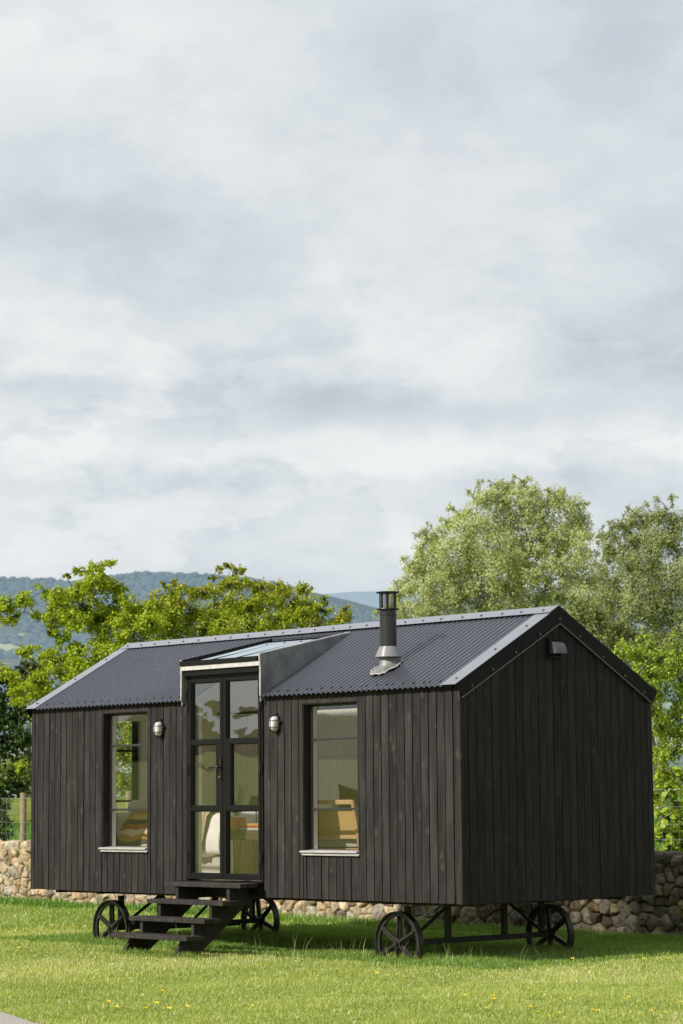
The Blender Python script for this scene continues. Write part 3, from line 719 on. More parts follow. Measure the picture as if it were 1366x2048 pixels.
# side table and what stands on it
tb = empty('side_table', (3.17, .86, FZ), 'dark wooden side table on thin black hairpin legs behind the right door leaf', 'table')
mb = MB(); mb.box(2.86, 3.50, .68, 1.06, .592, .705); mb.build('tabletop', M['darkoak'], tb, bevel=.006)
for lx in (2.92, 3.31):
    for ly in (.72, 1.02):
        mb = MB(); s_ = .055; mb.tube([(lx, ly, .591), (lx+.05, ly, FZ+.012), (lx+.062, ly, FZ+.006), (lx+.075, ly, FZ+.012), (lx+.13, ly, .591)], .006, 6); mb.build('leg', M['black'], tb, smooth=50)
pot = empty('plant_pot', (2.885, .80, .706), 'orange terracotta pot with a leafy plant on the side table', 'plant pot')
mb = MB(); mb.lathe([(0, .706), (.098, .706), (.104, .72), (.100, .724), (.104, .846), (.094, .846), (.094, .82), (0, .82)], (2.885, .80, 0), 28); mb.build('pot', M['terracotta'], pot, smooth=35)
P_, C_ = [], []; r_ = random.Random(5)
for fr_ in range(15):
    az = r_.uniform(0, 2*PI); ln = r_.uniform(.12, .40); lean = r_.uniform(.12, .5)
    for q in range(int(ln/.022)):
        s_ = q*.022+.04; cx_ = 2.885+math.cos(az)*s_*lean; cy_ = .80+math.sin(az)*s_*lean; cz_ = .83+s_
        if cz_ > 1.23: break
        for sd_ in (-1, 1):
            t_ = az+sd_*1.3; l_ = .055*(1-s_/(ln+.1)); d_ = Vector((math.cos(t_)*l_, math.sin(t_)*l_, .012)); w_ = Vector((math.cos(az), math.sin(az), .6))*.008
            c_ = Vector((cx_, cy_, cz_)); P_ += [c_-w_, c_+d_*.5-w_*.9, c_+d_, c_+d_*.5+w_*.9]; C_ += [(.035, .09, .03)]*4
meshobj('plant_leaves', np.array([tuple(p) for p in P_]), np.arange(len(P_)).reshape(-1, 4), 4, M['leaf'], pot, col=np.array(C_))
for k, (mt, z0, h, dx, lab) in enumerate((('bookgrey', .706, .024, 0, 'pale book at the bottom of the small stack beside the orange pot'), ('bookred', .731, .026, .004, 'red book in the middle of the small stack beside the orange pot'), ('bookyellow', .758, .022, -.006, 'yellow book on top of the small stack beside the orange pot'))):
    bk = empty('book', (3.25, .80, z0), lab, 'book', 'books stacked on the side table')
    mb = MB(); xa, xb, ya, yb = 3.06+dx, 3.385+dx*2, .70, .90
    mb.box(xa, xb, ya, yb, z0, z0+.003); mb.box(xa, xb, ya, yb, z0+h-.003, z0+h); mb.box(xa, xb, ya, ya+.003, z0+.003, z0+h-.003); mb.build('cover', M[mt], bk)
    mb = MB(); mb.box(xa+.004, xb-.004, ya+.0035, yb-.006, z0+.0032, z0+h-.0032); mb.build('pages', M['white'], bk)
lp = empty('table_lamp', (3.03, .97, .706), 'black table lamp with tapered shade standing behind the stacked books', 'lamp')
mb = MB(); mb.lathe([(0, .706), (.06, .706), (.06, .716), (.007, .722), (.007, .985), (0, .985)], (3.03, .97, 0), 16); mb.build('lamp_base', M['black'], lp, smooth=35)
mb = MB(); mb.lathe([(.088, .972), (.060, 1.092), (.057, 1.092), (.085, .972), (.088, .972)], (3.03, .97, 0), 24); mb.build('lamp_shade', M['black'], lp, smooth=35)
# cane-backed armchair behind the right window
ch = empty('armchair', (4.86, .78, FZ), 'oak armchair with a woven cane back seen through the right window', 'armchair')
def cb(z): return .40+(1.03-z)*.16                                # back leans towards the window
mb = MB()
for xs, dx in ((4.38, 0), (5.255, .05)):
    p = [(xs, cb(1.03), 1.03), (xs+dx*1.0, cb(FZ), FZ)]
    a, b = Vector(p[0]), Vector(p[1]); mb.faces([a+Vector(q) for q in ((-.022, -.02, 0), (.022, -.02, 0), (.022, .02, 0), (-.022, .02, 0))]+[b+Vector(q) for q in ((-.022, -.02, 0), (.022, -.02, 0), (.022, .02, 0), (-.022, .02, 0))], [(0,1,2,3),(7,6,5,4),(0,4,5,1),(1,5,6,2),(2,6,7,3),(3,7,4,0)])
for z0_, z1_ in ((.985, 1.035), (.925, .945), (.62, .66)): mb.box(4.403, 5.235+.03*(1.03-z0_), cb(z0_)-.018, cb(z0_)+.02, z0_, z1_)
mb.build('back_frame', M['oak'], ch, bevel=.006)
mb = MB(); mb.poly([(4.403, cb(.661), .661), (5.262, cb(.661), .661), (5.245, cb(.924), .924), (4.403, cb(.924), .924)]); mb.build('cane_panel', M['cane'], ch)
mb = MB(); mb.box(4.43, 5.23, cb(.5)+.03, 1.08, .47, .52)
for xs in (4.40, 5.24): mb.box(xs, xs+.05, 1.04, 1.09, FZ, .72)
for xs in (4.385, 5.225): mb.box(xs, xs+.07, cb(.72)+.025, 1.12, .7205, .75)
mb.build('seat_frame', M['oak'], ch, bevel=.005)
soft('seat_cushion', (4.44, 5.22, cb(.5)+.035, 1.06, .521, .62), .04, M['sofa'], ch, .006, 10)
# sofa along the back wall with cushions
so = empty('sofa', (3.45, 2.4, FZ), 'low grey sofa along the cream back wall of the cabin', 'sofa')
mb = MB(); mb.box(2.5, 4.45, 2.05, 2.78, FZ+.05, .46); mb.build('sofa_base', M['sofa'], so, bevel=.02)
soft('sofa_seat', (2.5, 4.45, 2.03, 2.62, .461, .60), .05, M['sofa'], so, .008, 12); soft('sofa_back', (2.5, 4.45, 2.60, 2.79, .602, 1.03), .06, M['sofa'], so, .008, 14)
def cushion(name, c, w, h, t, rot, mat, label):
    mb = MB(); n = 14; pts = []; fs = []
    for s_ in (1, -1):
        for i in range(n+1):
            for j in range(n+1):
                u, v = 2*i/n-1, 2*j/n-1; e = max(0, (1-u*u)*(1-v*v))**.42; pin = 1-.10*(1-abs(u)**2)*(abs(v)**6)-.0; pin2 = 1-.10*(1-abs(v)**2)*(abs(u)**6)
                pts.append(Vector((u*w/2*pin2, s_*t/2*e, v*h/2*pin)))
    m2 = (n+1)**2
    for s_ in (0, 1):
        for i in range(n):
            for j in range(n): fs.append(tuple(s_*m2+q for q in (i*(n+1)+j, i*(n+1)+j+1, (i+1)*(n+1)+j+1, (i+1)*(n+1)+j)))
    R_ = Matrix.Rotation(rot[2], 3, 'Z') @ Matrix.Rotation(rot[1], 3, 'Y') @ Matrix.Rotation(rot[0], 3, 'X')
    mb.faces([R_ @ p+Vector(c) for p in pts], fs); o = mb.build(name, mat, None, smooth=80); tag(o, label, 'cushion', 'cushions on the sofa'); return o
cushion('cushion', (3.17, 2.43, .93), .58, .52, .16, (.25, .18, .15), M['mustard'], 'brown velvet cushion tipped up on the sofa, above the cane chair back')
M['knit'] = stripes('patterned_knit', [(.45, .42, .36), (.18, .17, .15), (.40, .38, .33), (.22, .2, .18)], 26, 'Z', .03)
cushion('cushion', (3.66, 2.36, .86), .50, .44, .15, (.30, -.15, -.1), M['knit'], 'pale knitted patterned cushion to the right of the brown velvet one')
# round mirror and orange wall light
mi = empty('round_mirror', (1.33, W-.121, 1.83), 'round black framed mirror on the cream back wall, at the right edge of the door', 'mirror')
mb = MB(); mb.lathe([(.215, 0), (.215, -.03), (.198, -.03), (.198, 0)], (1.33, W-.1205, 1.83), 40, 1); mb.build('mirror_frame', M['black'], mi, smooth=40)
mb = MB(); mb.lathe([(.0005, -.012), (.197, -.012)], (1.33, W-.1205, 1.83), 40, 1); mb.build('mirror_glass', simple('mirror_glass', (.10, .10, .10), rough=.08, spec=.8), mi)
wl = empty('wall_light', (.20, 2.30, 1.33), 'small orange drum wall light over the bed inside the left door leaf', 'lamp')
mb = MB(); mb.lathe([(.055, 1.29), (.055, 1.385), (.05, 1.385), (.05, 1.29), (.055, 1.29)], (.205, 2.30, 0), 20); mb.build('lamp_shade', M['orange'], wl, smooth=40)
mb = MB(); mb.tube([(.119, 2.30, 1.30), (.205, 2.30, 1.30), (.205, 2.30, 1.35)], .006, 6); mb.build('lamp_arm', M['black'], wl)
# ------------------------------------------------------------------ terrain
def wally(x): return 5.86-.1*(x+.9)
def beyond(x, y): return (y-wally(x))/1.005
def sstep(t): t = np.clip(t, 0, 1); return t*t*(3-2*t)
def ground_h(x, y):
    x = np.asarray(x, float); y = np.asarray(y, float); b = (y-(5.86-.1*(x+.9)))/1.005
    h = GZ+np.where(b > .3, np.minimum((b-.3)*.060, 2.0+(b-33)*.004*(b > 33)), 0)
    h = np.where(b > 300, 3.0, h)
    dd = np.hypot(x-5, y)+1e-6; f = dd-24; k = np.clip(-y/dd*1.8, 0, 1)
    h = h+np.where(f > 0, np.minimum(f*.038, 5.0), 0)*k                 # the meadow rises again in front of the cabin
    d = np.hypot(x-5, y+2)
    h = h+.02*np.sin(x*.9+.4*y)*np.sin(y*.7-.3*x)*np.clip((d-4)/8, 0, 1)*(d < 60)
    return h
def groundmat():
    m, nt, out = newmat('meadow_ground'); b = N(nt, 'ShaderNodeBsdfPrincipled'); b.inputs['Roughness'].default_value = 1; b.inputs['Specular IOR Level'].default_value = .1
    v = texc(nt); f1 = noise(nt, v, .55, 5); f2 = noise(nt, v, 14, 6, .7)
    r = ramp(nt, [(.3, (.14, .185, .025)), (.55, (.205, .245, .042)), (.75, (.28, .295, .075))]); nt.links.new(f1, r.inputs[0])
    r2 = ramp(nt, [(.3, .55), (.7, 1.25)]); nt.links.new(f2, r2.inputs[0])
    c = mixc(nt, r.outputs[0], r2.outputs[0], 1., 'MULTIPLY'); nt.links.new(c, b.inputs['Base Color'])
    bp = N(nt, 'ShaderNodeBump'); bp.inputs['Distance'].default_value = .03; nt.links.new(f2, bp.inputs['Height']); nt.links.new(bp.outputs[0], b.inputs['Normal'])
    nt.links.new(b.outputs[0], out.inputs[0]); return m
rad = np.concatenate([[0], np.geomspace(1.5, 14000, 110)]); na = 128
ang = np.linspace(0, 2*PI, na, endpoint=False)
gx = (4+rad[:, None]*np.cos(ang)).ravel(); gy = (2+rad[:, None]*np.sin(ang)).ravel(); gz = ground_h(gx, gy)
idx = np.arange(len(rad)*na).reshape(len(rad), na)
q = np.stack([idx[:-1], np.roll(idx, -1, 1)[:-1], np.roll(idx, -1, 1)[1:], idx[1:]], -1).reshape(-1, 4)
tag(meshobj('ground', np.stack([gx, gy, gz], 1), q[:, ::-1].copy(), 4, groundmat(), smooth=True), kind='structure')
# gravel path at the lower left of the lawn
PA, PD, PN = np.array([8.66, -6.30]), np.array([.966, -.258]), np.array([-.258, -.966])
mb = MB()
for i in range(60):
    s0, s1 = -18+i*.5, -17.5+i*.5; e = lambda s: PA+PD*s+PN*(.05*math.sin(s*2.3)+.03*math.sin(s*5.1)); a, b = e(s0), e(s1); c, d = b+PN*2.2, a+PN*2.2
    mb.poly([(*p, float(ground_h(*p))+.012) for p in (a, b, c, d)])
tag(mb.build('gravel_path', simple('pale_gravel', (.34, .31, .28), (.52, .48, .44), rough=.95, nscale=40, bump=.01, bscale=90)), kind='structure')

# ------------------------------------------------------------------ grass (numpy blades, one stuff object)
CAM = np.array([23.84419545, -17.04068622, .99224665])
YAW = -.8211054; F2 = np.array([math.sin(YAW), math.cos(YAW)]); R2 = np.array([F2[1], -F2[0]])
def vnoise(x, y, s, seed=0):
    """smooth value noise on arrays"""
    g = np.random.default_rng(seed).random((256, 256)); X = x*s; Y = y*s; xi = np.floor(X).astype(int); yi = np.floor(Y).astype(int); fx_ = sstep(X-xi); fy_ = sstep(Y-yi)
    G = lambda a, b: g[a % 256, b % 256]
    return (G(xi, yi)*(1-fx_)+G(xi+1, yi)*fx_)*(1-fy_)+(G(xi, yi+1)*(1-fx_)+G(xi+1, yi+1)*fx_)*fy_
def blades(x, y, h, w, lean, col, z=None):
    n = len(x); z = ground_h(x, y) if z is None else z; a = rng.uniform(0, 2*PI, n); la = rng.uniform(0, 2*PI, n)
    wx, wy = np.cos(a)*w/2, np.sin(a)*w/2; lx, ly = np.cos(la)*lean*h, np.sin(la)*lean*h
    V = np.empty((n, 5, 3))
    V[:, 0] = np.stack([x-wx, y-wy, z-.01], 1); V[:, 1] = np.stack([x+wx, y+wy, z-.01], 1)
    V[:, 2] = np.stack([x+wx*.8+lx*.35, y+wy*.8+ly*.35, z+h*.6], 1); V[:, 3] = np.stack([x-wx*.8+lx*.35, y-wy*.8+ly*.35, z+h*.6], 1)
    V[:, 4] = np.stack([x+lx, y+ly, z+h], 1)
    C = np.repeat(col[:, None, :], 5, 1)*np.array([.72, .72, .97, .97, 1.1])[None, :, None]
    return V.reshape(-1, 3), C.reshape(-1, 3)
GV, GC = [], []
def sow(n, d0, d1, margin, hh, ww, keep=None, colf=None, tall=False):
    d = np.sqrt(rng.uniform(d0**2, d1**2, n)); half = d*.1431+margin; lat = rng.uniform(-1, 1, n)*half
    p = CAM[:2]+F2*d[:, None]+R2*lat[:, None]; x, y = p[:, 0], p[:, 1]
    b = (y-(5.86-.1*(x+.9)))/1.005
    pd = (p-PA)@PN
    k = (pd < .0+.05*np.sin((p-PA)@PD*2.3)) if keep != 'field' else np.ones(n, bool)
    k &= (b < -.12) if keep != 'field' else (b > .35)
    x, y, b, d = x[k], y[k], b[k], d[k]
    c1, c2, c3 = vnoise(x, y, .45, 1), .6*vnoise(x, y, 1.6, 2)+.4*vnoise(x, y, 5., 3), rng.random(len(x))
    # uncut, darker fringe at the wall and under the cabin
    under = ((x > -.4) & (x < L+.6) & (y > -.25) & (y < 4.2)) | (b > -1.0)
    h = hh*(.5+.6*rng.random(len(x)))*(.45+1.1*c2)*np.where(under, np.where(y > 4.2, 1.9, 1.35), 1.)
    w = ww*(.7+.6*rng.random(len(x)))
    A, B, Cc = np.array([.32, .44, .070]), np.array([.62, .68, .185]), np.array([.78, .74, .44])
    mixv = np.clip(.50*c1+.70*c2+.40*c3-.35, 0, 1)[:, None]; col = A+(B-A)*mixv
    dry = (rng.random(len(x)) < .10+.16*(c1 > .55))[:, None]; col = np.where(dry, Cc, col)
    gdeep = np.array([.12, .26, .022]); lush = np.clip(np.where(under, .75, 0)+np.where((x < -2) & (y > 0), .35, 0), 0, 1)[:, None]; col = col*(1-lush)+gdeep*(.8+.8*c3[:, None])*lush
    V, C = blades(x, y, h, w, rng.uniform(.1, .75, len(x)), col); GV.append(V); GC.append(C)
sow(240000, 15.5, 22, 1.0, .036, .0046); sow(220000, 22, 31, 1.6, .042, .0062); sow(90000, 31, 44, 1.6, .065, .012)
sow(130000, 14, 36, 5.5, .042, .010); sow(26000, 42, 75, 1.2, .16, .03, 'field')
# rank tufts that the mower cannot reach, round the feet of the steps and the wheels
n = 5200; q = rng.integers(0, 6, n); cxy = np.array([(3.18, -1.02), (4.05, -1.02), (1.2, .30), (6.03, .30), (1.2, 2.6), (6.03, 2.6)]); sg_ = np.array([.13, .13, .22, .24, .24, .26])
x = cxy[q, 0]+rng.normal(size=n)*sg_[q]*1.5; y = cxy[q, 1]+rng.normal(size=n)*sg_[q]*.8; V, C = blades(x, y, rng.uniform(.03, .10, n), np.full(n, .0055), rng.uniform(.1, .6, n), np.array([.16, .27, .03])+np.array([.20, .22, .05])*rng.random((n, 1))); GV.append(V); GC.append(C)
# tall seed-head stalks left standing by the wheels
n = 190; x = np.concatenate([rng.uniform(4.2, 8.4, 80), rng.uniform(1.0, 3.0, 40), rng.uniform(-3, 8, 70)]); y = np.concatenate([rng.normal(-.05, .25, 80), rng.normal(.1, .25, 40), np.zeros(70)]); y[120:] = 5.86-.1*(x[120:]+.9)-rng.uniform(.15, .6, 70)
V, C = blades(x, y, rng.uniform(.10, .27, n), np.full(n, .005), rng.uniform(.1, .5, n), np.tile([.40, .46, .14], (n, 1))*rng.uniform(.7, 1.2, (n, 1))); GV.append(V); GC.append(C)
GV = np.concatenate(GV); GC = np.concatenate(GC); nb = len(GV)//5; o5 = np.arange(nb)[:, None]*5
qd = o5+np.array([0, 1, 2, 3]); tr = o5+np.array([3, 2, 4])
M['grass'] = leafmat('grass_blade', .42, .05)
tag(meshobj('grass', GV, [qd, tr], 0, M['grass'], col=GC), 'short yellow-green mown grass, longer and darker under the cabin and along the wall', 'grass', kind='stuff')
# buttercups
def buttercup_mesh():
    mb = MB(); mb.tube([(0, 0, 0), (.006, .003, .05), (.004, .0, .092)], .0016, 5, .5, 0)
    for k in range(5):
        a = 2*PI*k/5; c, s_ = math.cos(a), math.sin(a); t = (-s_, c)
        P = lambda r, w, z: (.004+c*r+t[0]*w, s_*r+t[1]*w, .092+z)
        mb.faces([P(.002, 0, 0), P(.011, -.008, .006), P(.019, -.006, .013), P(.019, .006, .013), P(.011, .008, .006)], [(0, 1, 2, 3, 4)], .5, 1)
    for sx, sy in ((1, .3), (-.6, .8), (-.2, -1)): mb.faces([(0, 0, .02), (sx*.02+.004, sy*.02, .034), (sx*.045, sy*.045, .03), (sx*.02-.004, sy*.02+.006, .034)], [(0, 1, 2, 3)], .5, 0)
    return mb
M['petal'] = simple('yellow_petal', (.82, .60, .02), (.86, .66, .04), rough=.35); M['stem'] = simple('green_stem', (.10, .17, .03))
bc0 = None
spots = [(12.2, -4.2), (12.0, -3.9), (11.75, -3.7), (11.6, -3.95), (11.3, -3.2), (11.9, -3.2), (12.4, -3.3), (12.45, -3.25), (12.3, -2.9), (11.2, -3.8), (11.0, -3.6), (10.9, -3.4), (10.75, -3.65), (10.6, -3.1), (12.1, -2.6), (10.2, -3.0)]
tries = 0
while len(spots) < 74 and tries < 5000:
    tries += 1; d_ = random.uniform(17.4, 30); la_ = random.uniform(-1, 1)*d_*.14
    p_ = CAM[:2]+F2*d_+R2*la_; c_ = vnoise(p_[:1], p_[1:], .8, 9)[0]
    if c_ < .5 or (p_-PA)@PN > -.3 or beyond(*p_) > -.5 or (-.3 < p_[0] < 7.6 and -1.4 < p_[1] < 4): continue
    spots.append(tuple(p_))
for k, (x, y) in enumerate(spots):
    if bc0 is None: bc0 = buttercup_mesh().build('buttercup', [M['stem'], M['petal']]); o = bc0
    else: o = bc0.copy(); COL.objects.link(o)
    o.location = (x, y, float(ground_h(x, y))); s_ = random.uniform(.75, 1.15); o.scale = (s_, s_, random.uniform(.55, 1.0)); o.rotation_euler = (random.uniform(-.25, .25), random.uniform(-.25, .25), random.uniform(0, 6))
    tag(o, 'tiny yellow buttercup flower standing in the mown grass', 'flower', 'buttercups scattered over the lawn')
# ------------------------------------------------------------------ dry stone wall
def stonemat():
    m, nt, out = newmat('field_stone'); b = N(nt, 'ShaderNodeBsdfPrincipled'); b.inputs['Roughness'].default_value = .92; b.inputs['Specular IOR Level'].default_value = .2
    a = N(nt, 'ShaderNodeAttribute', attribute_name='leafcol').outputs['Color']; v = texc(nt)
    f = noise(nt, v, 9, 8, .68); r = ramp(nt, [(.28, .35), (.5, .95), (.72, 1.45)]); nt.links.new(f, r.inputs[0]); c = mixc(nt, a, r.outputs[0], 1., 'MULTIPLY')
    g = noise(nt, v, 3.1, 6, .6); rm = ramp(nt, [(.55, 0.), (.66, .8)]); nt.links.new(g, rm.inputs[0]); c = mixc(nt, c, (.15, .115, .045), rm.outputs[0])
    g2 = noise(nt, v, 1.7, 4, .6); r2 = ramp(nt, [(.62, 0.), (.7, .7)]); nt.links.new(g2, r2.inputs[0]); c = mixc(nt, c, (.30, .20, .05), r2.outputs[0])
    sp = noise(nt, v, 55, 3); rs = ramp(nt, [(.66, 0.), (.72, .6)]); nt.links.new(sp, rs.inputs[0]); c = mixc(nt, c, (.5, .48, .44), rs.outputs[0])
    nt.links.new(c, b.inputs['Base Color']); bp = N(nt, 'ShaderNodeBump'); bp.inputs['Distance'].default_value = .02; bp.inputs['Strength'].default_value = .9
    nt.links.new(noise(nt, v, 22, 8, .7), bp.inputs['Height']); nt.links.new(bp.outputs[0], b.inputs['Normal']); nt.links.new(b.outputs[0], out.inputs[0]); return m
M['stone'] = stonemat()
UX, UY = .99504, -.0995                       # along the wall
NX, NY = -.0995, -.99504                      # towards the lawn
U0, U1 = -21., 11.
def wpt(u, dep, z):
    """u metres along the wall from x=-.9, dep metres proud of its face"""
    return (-.9+u*UX+dep*NX, 5.86+u*UY+dep*NY, z)
r_ = random.Random(11); seeds = []
z = GZ-.03; row = 0
while z < .27:
    hrow = r_.uniform(.075, .165); u = U0+r_.uniform(0, .2)
    while u < U1:
        w = r_.choice((r_.uniform(.08, .18), r_.uniform(.16, .34), r_.uniform(.28, .52))); big = r_.random() < .12
        seeds.append((u+w/2, z+hrow/2+r_.uniform(-.045, .045)))
        if w > .34 and r_.random() < .3: seeds.append((u+w*.8, z+hrow*.85))
        u += w
    z += hrow; row += 1
SZ0, SZ1 = GZ-.08, .275
def clip(poly, px, py, nx, ny):
    out = []
    for i in range(len(poly)):
        a, b = poly[i], poly[(i+1) % len(poly)]; da = (a[0]-px)*nx+(a[1]-py)*ny; db = (b[0]-px)*nx+(b[1]-py)*ny
        if da <= 0: out.append(a)
        if da*db < 0: t = da/(da-db); out.append((a[0]+(b[0]-a[0])*t, a[1]+(b[1]-a[1])*t))
    return out
SV, SF, SC = [], [], []
def stone_from_poly(poly, dep0, bulge, col, seed, gap=.004):
    cx_ = sum(p[0] for p in poly)/len(poly); cz_ = sum(p[1] for p in poly)/len(poly)
    # resample the outline and round it off
    P = []
    for i in range(len(poly)):
        a, b = poly[i], poly[(i+1) % len(poly)]; k = max(1, int(math.hypot(b[0]-a[0], b[1]-a[1])/.03))
        for j in range(k): P.append((a[0]+(b[0]-a[0])*j/k, a[1]+(b[1]-a[1])*j/k))
    for _ in range(0): P = [((P[i-1][0]+2*P[i][0]+P[(i+1) % len(P)][0])/4, (P[i-1][1]+2*P[i][1]+P[(i+1) % len(P)][1])/4) for i in range(len(P))]
    n = len(P); base = len(SV)
    size = min(max(p[0] for p in P)-min(p[0] for p in P), max(p[1] for p in P)-min(p[1] for p in P)); tx, tz = r_.uniform(-.3, .3), r_.uniform(-.3, .3)
    for (s_, d) in ((1, -.12), (1., -.02), (.96, .45), (.84, .82), (.55, .97), (.25, 1.0)):
        for p in P:
            du, dz_ = p[0]-cx_, p[1]-cz_; l = math.hypot(du, dz_)+1e-6
            sc = s_*max(.2, (l-gap)/l); u, zz = cx_+du*sc, cz_+dz_*sc
            dd = d*bulge if d > 0 else d
            if d > 0: dd += (du*tx+dz_*tz)*sc*.6
            q = Vector((u*10+seed, zz*10, dd*10)); nv = mnoise.noise_vector(q); n2 = mnoise.noise_vector(q*3.1); a_ = .030 if d > 0 else .006
            SV.append(wpt(u+nv[0]*a_*.6, dep0+dd+nv[1]*a_+n2[1]*a_*.75, zz+nv[2]*a_*.7)); SC.append(col)
    SV.append(wpt(cx_, dep0+bulge, cz_)); SC.append(col)
    for i in range(5):
        for k in range(n): SF.append((base+i*n+k, base+i*n+(k+1) % n, base+(i+1)*n+(k+1) % n, base+(i+1)*n+k))
    for k in range(n): SF.append((base+5*n+k, base+5*n+(k+1) % n, base+6*n))
def stonecol(u):
    t = min(1, max(0, (2.5-u)/4)); k = r_.uniform(.72, 1.25)  # sunlit warmth at left and cabin shade at right put into stone colour
    warm = [(.48, .39, .265), (.52, .42, .29), (.44, .37, .26), (.49, .36, .23), (.42, .38, .31)][r_.randrange(5)]
    grey = [(.25, .22, .18), (.21, .185, .15), (.28, .25, .21), (.20, .16, .115), (.24, .20, .14)][r_.randrange(5)]
    c = warm if r_.random() < .25+.7*t else grey; return tuple(x*k for x in c)
seeds.sort()
for i, (u, z) in enumerate(seeds):
    poly = [(u-.4, SZ0), (u+.4, SZ0), (u+.4, SZ1), (u-.4, SZ1)]
    for j in range(max(0, i-40), min(len(seeds), i+41)):
        if j == i: continue
        v, y = seeds[j]
        if abs(v-u) > .75 or abs(y-z) > .5: continue
        # anisotropic bisector keeps the courses roughly level
        mx_, mz_ = (u+v)/2, (z+y)/2; nx_, nz_ = v-u, (y-z)*1.25; poly = clip(poly, mx_, mz_, nx_, nz_)
        if len(poly) < 3: break
    if len(poly) >= 3: stone_from_poly(poly, -.03+r_.uniform(-.02, .02), r_.uniform(.03, .075), stonecol(u), i*1.7)
wallT = empty('stone_wall', (-.9, 5.86, GZ), 'rough dry stone field wall with upright coping stones running behind the cabin', 'wall')
def stones(name):
    global SV, SF, SC
    me = bpy.data.meshes.new(name); me.from_pydata(SV, [], SF); a = me.attributes.new('leafcol', 'FLOAT_COLOR', 'POINT'); a.data.foreach_set('color', [x for c in SC for x in (*c, 1)])
    me.materials.append(M['stone']); bm = bmesh.new(); bm.from_mesh(me); bmesh.ops.recalc_face_normals(bm, faces=bm.faces); bm.to_mesh(me); bm.free()
    me.polygons.foreach_set('use_smooth', [True]*len(me.polygons)); o = bpy.data.objects.new(name, me); COL.objects.link(o); setpar(o, wallT); SV, SF, SC = [], [], []; return o
stones('wall_stones')
u = U0
while u < U1:                                  # coping: tilted slabs on edge
    w = r_.uniform(.13, .30); h = r_.uniform(.11, .19); tl = r_.uniform(.0, .12); zt = .255
    poly = [(u, zt-.03), (u+w, zt-.03), (u+w+tl, zt+h*r_.uniform(.75, 1)), (u+w*.5+tl, zt+h*1.05), (u+tl*.8, zt+h*r_.uniform(.8, 1))]
    c = stonecol(u); c = tuple(x*1.12 for x in c)
    if r_.random() < .09: c = (.40, .27, .04)
    stone_from_poly(poly, -.03+r_.uniform(-.02, .02), r_.uniform(.05, .09), c, u*3.1, .006)
    u += w+r_.uniform(-.01, .015)
stones('coping_stones')
mb = MB(); P0, P1 = wpt(U0, -.10, 0), wpt(U1, -.10, 0); Q0, Q1 = wpt(U0, -.48, 0), wpt(U1, -.48, 0)
mb.faces([(P0[0], P0[1], SZ0), (P1[0], P1[1], SZ0), (Q1[0], Q1[1], SZ0), (Q0[0], Q0[1], SZ0), (P0[0], P0[1], .30), (P1[0], P1[1], .30), (Q1[0], Q1[1], .30), (Q0[0], Q0[1], .30)], [(0,1,2,3),(7,6,5,4),(0,4,5,1),(1,5,6,2),(2,6,7,3),(3,7,4,0)])
mb.build('wall_core', simple('earth_packing', (.06, .045, .03), (.11, .085, .055), rough=1, nscale=8), wallT)

# ------------------------------------------------------------------ wire fence behind the wall
fence = empty('wire_fence', wpt(0, -.75, GZ), 'sheep wire fence on round timber posts just behind the stone wall', 'fence')
pu = [-13.7, -10.18, -6.7, -3.2, .3, 3.8, 8.9]
for k, u in enumerate(pu):
    x, y, _ = wpt(u, -.78, 0); mb = MB(); zb = float(ground_h(x, y))-.1
    mb.lathe([(.062, zb), (.058, 1.20), (.050, 1.225), (.0, 1.228)], (x+.01*math.sin(k), y, 0), 14); mb.build('fence_post', M['post'], fence, smooth=40)
mb = MB(); ua, ub = -15., 10.
for k, (z, rr) in enumerate([(1.14, .0026), (.93, .002), (.72, .002), (.53, .002), (.36, .002), (.20, .002), (.05, .002)]):
    mb.tube([wpt(ua+(ub-ua)*i/60, -.71+.004*math.sin(i), z-.012*math.sin(PI*((i*.416) % 3.5)/3.5)+.004*math.sin(i*2.1)) for i in range(61)], rr, 5)
u = ua
while u < ub:
    mb.tube([wpt(u+.004*math.sin(u*9), -.709, .02), wpt(u, -.709, 1.14)], .0014, 4); u += .150
mb.build('wire_netting', M['wire'], fence)
x, y = -17.5, 12.9
mb = MB(); mb.lathe([(.045, .0), (.043, 1.02), (.0, 1.03)], (x, y, 0), 10); tag(mb.build('field_stake', M['post'], None, smooth=40), 'thin pale stake standing in the field beyond the wire fence', 'stake')

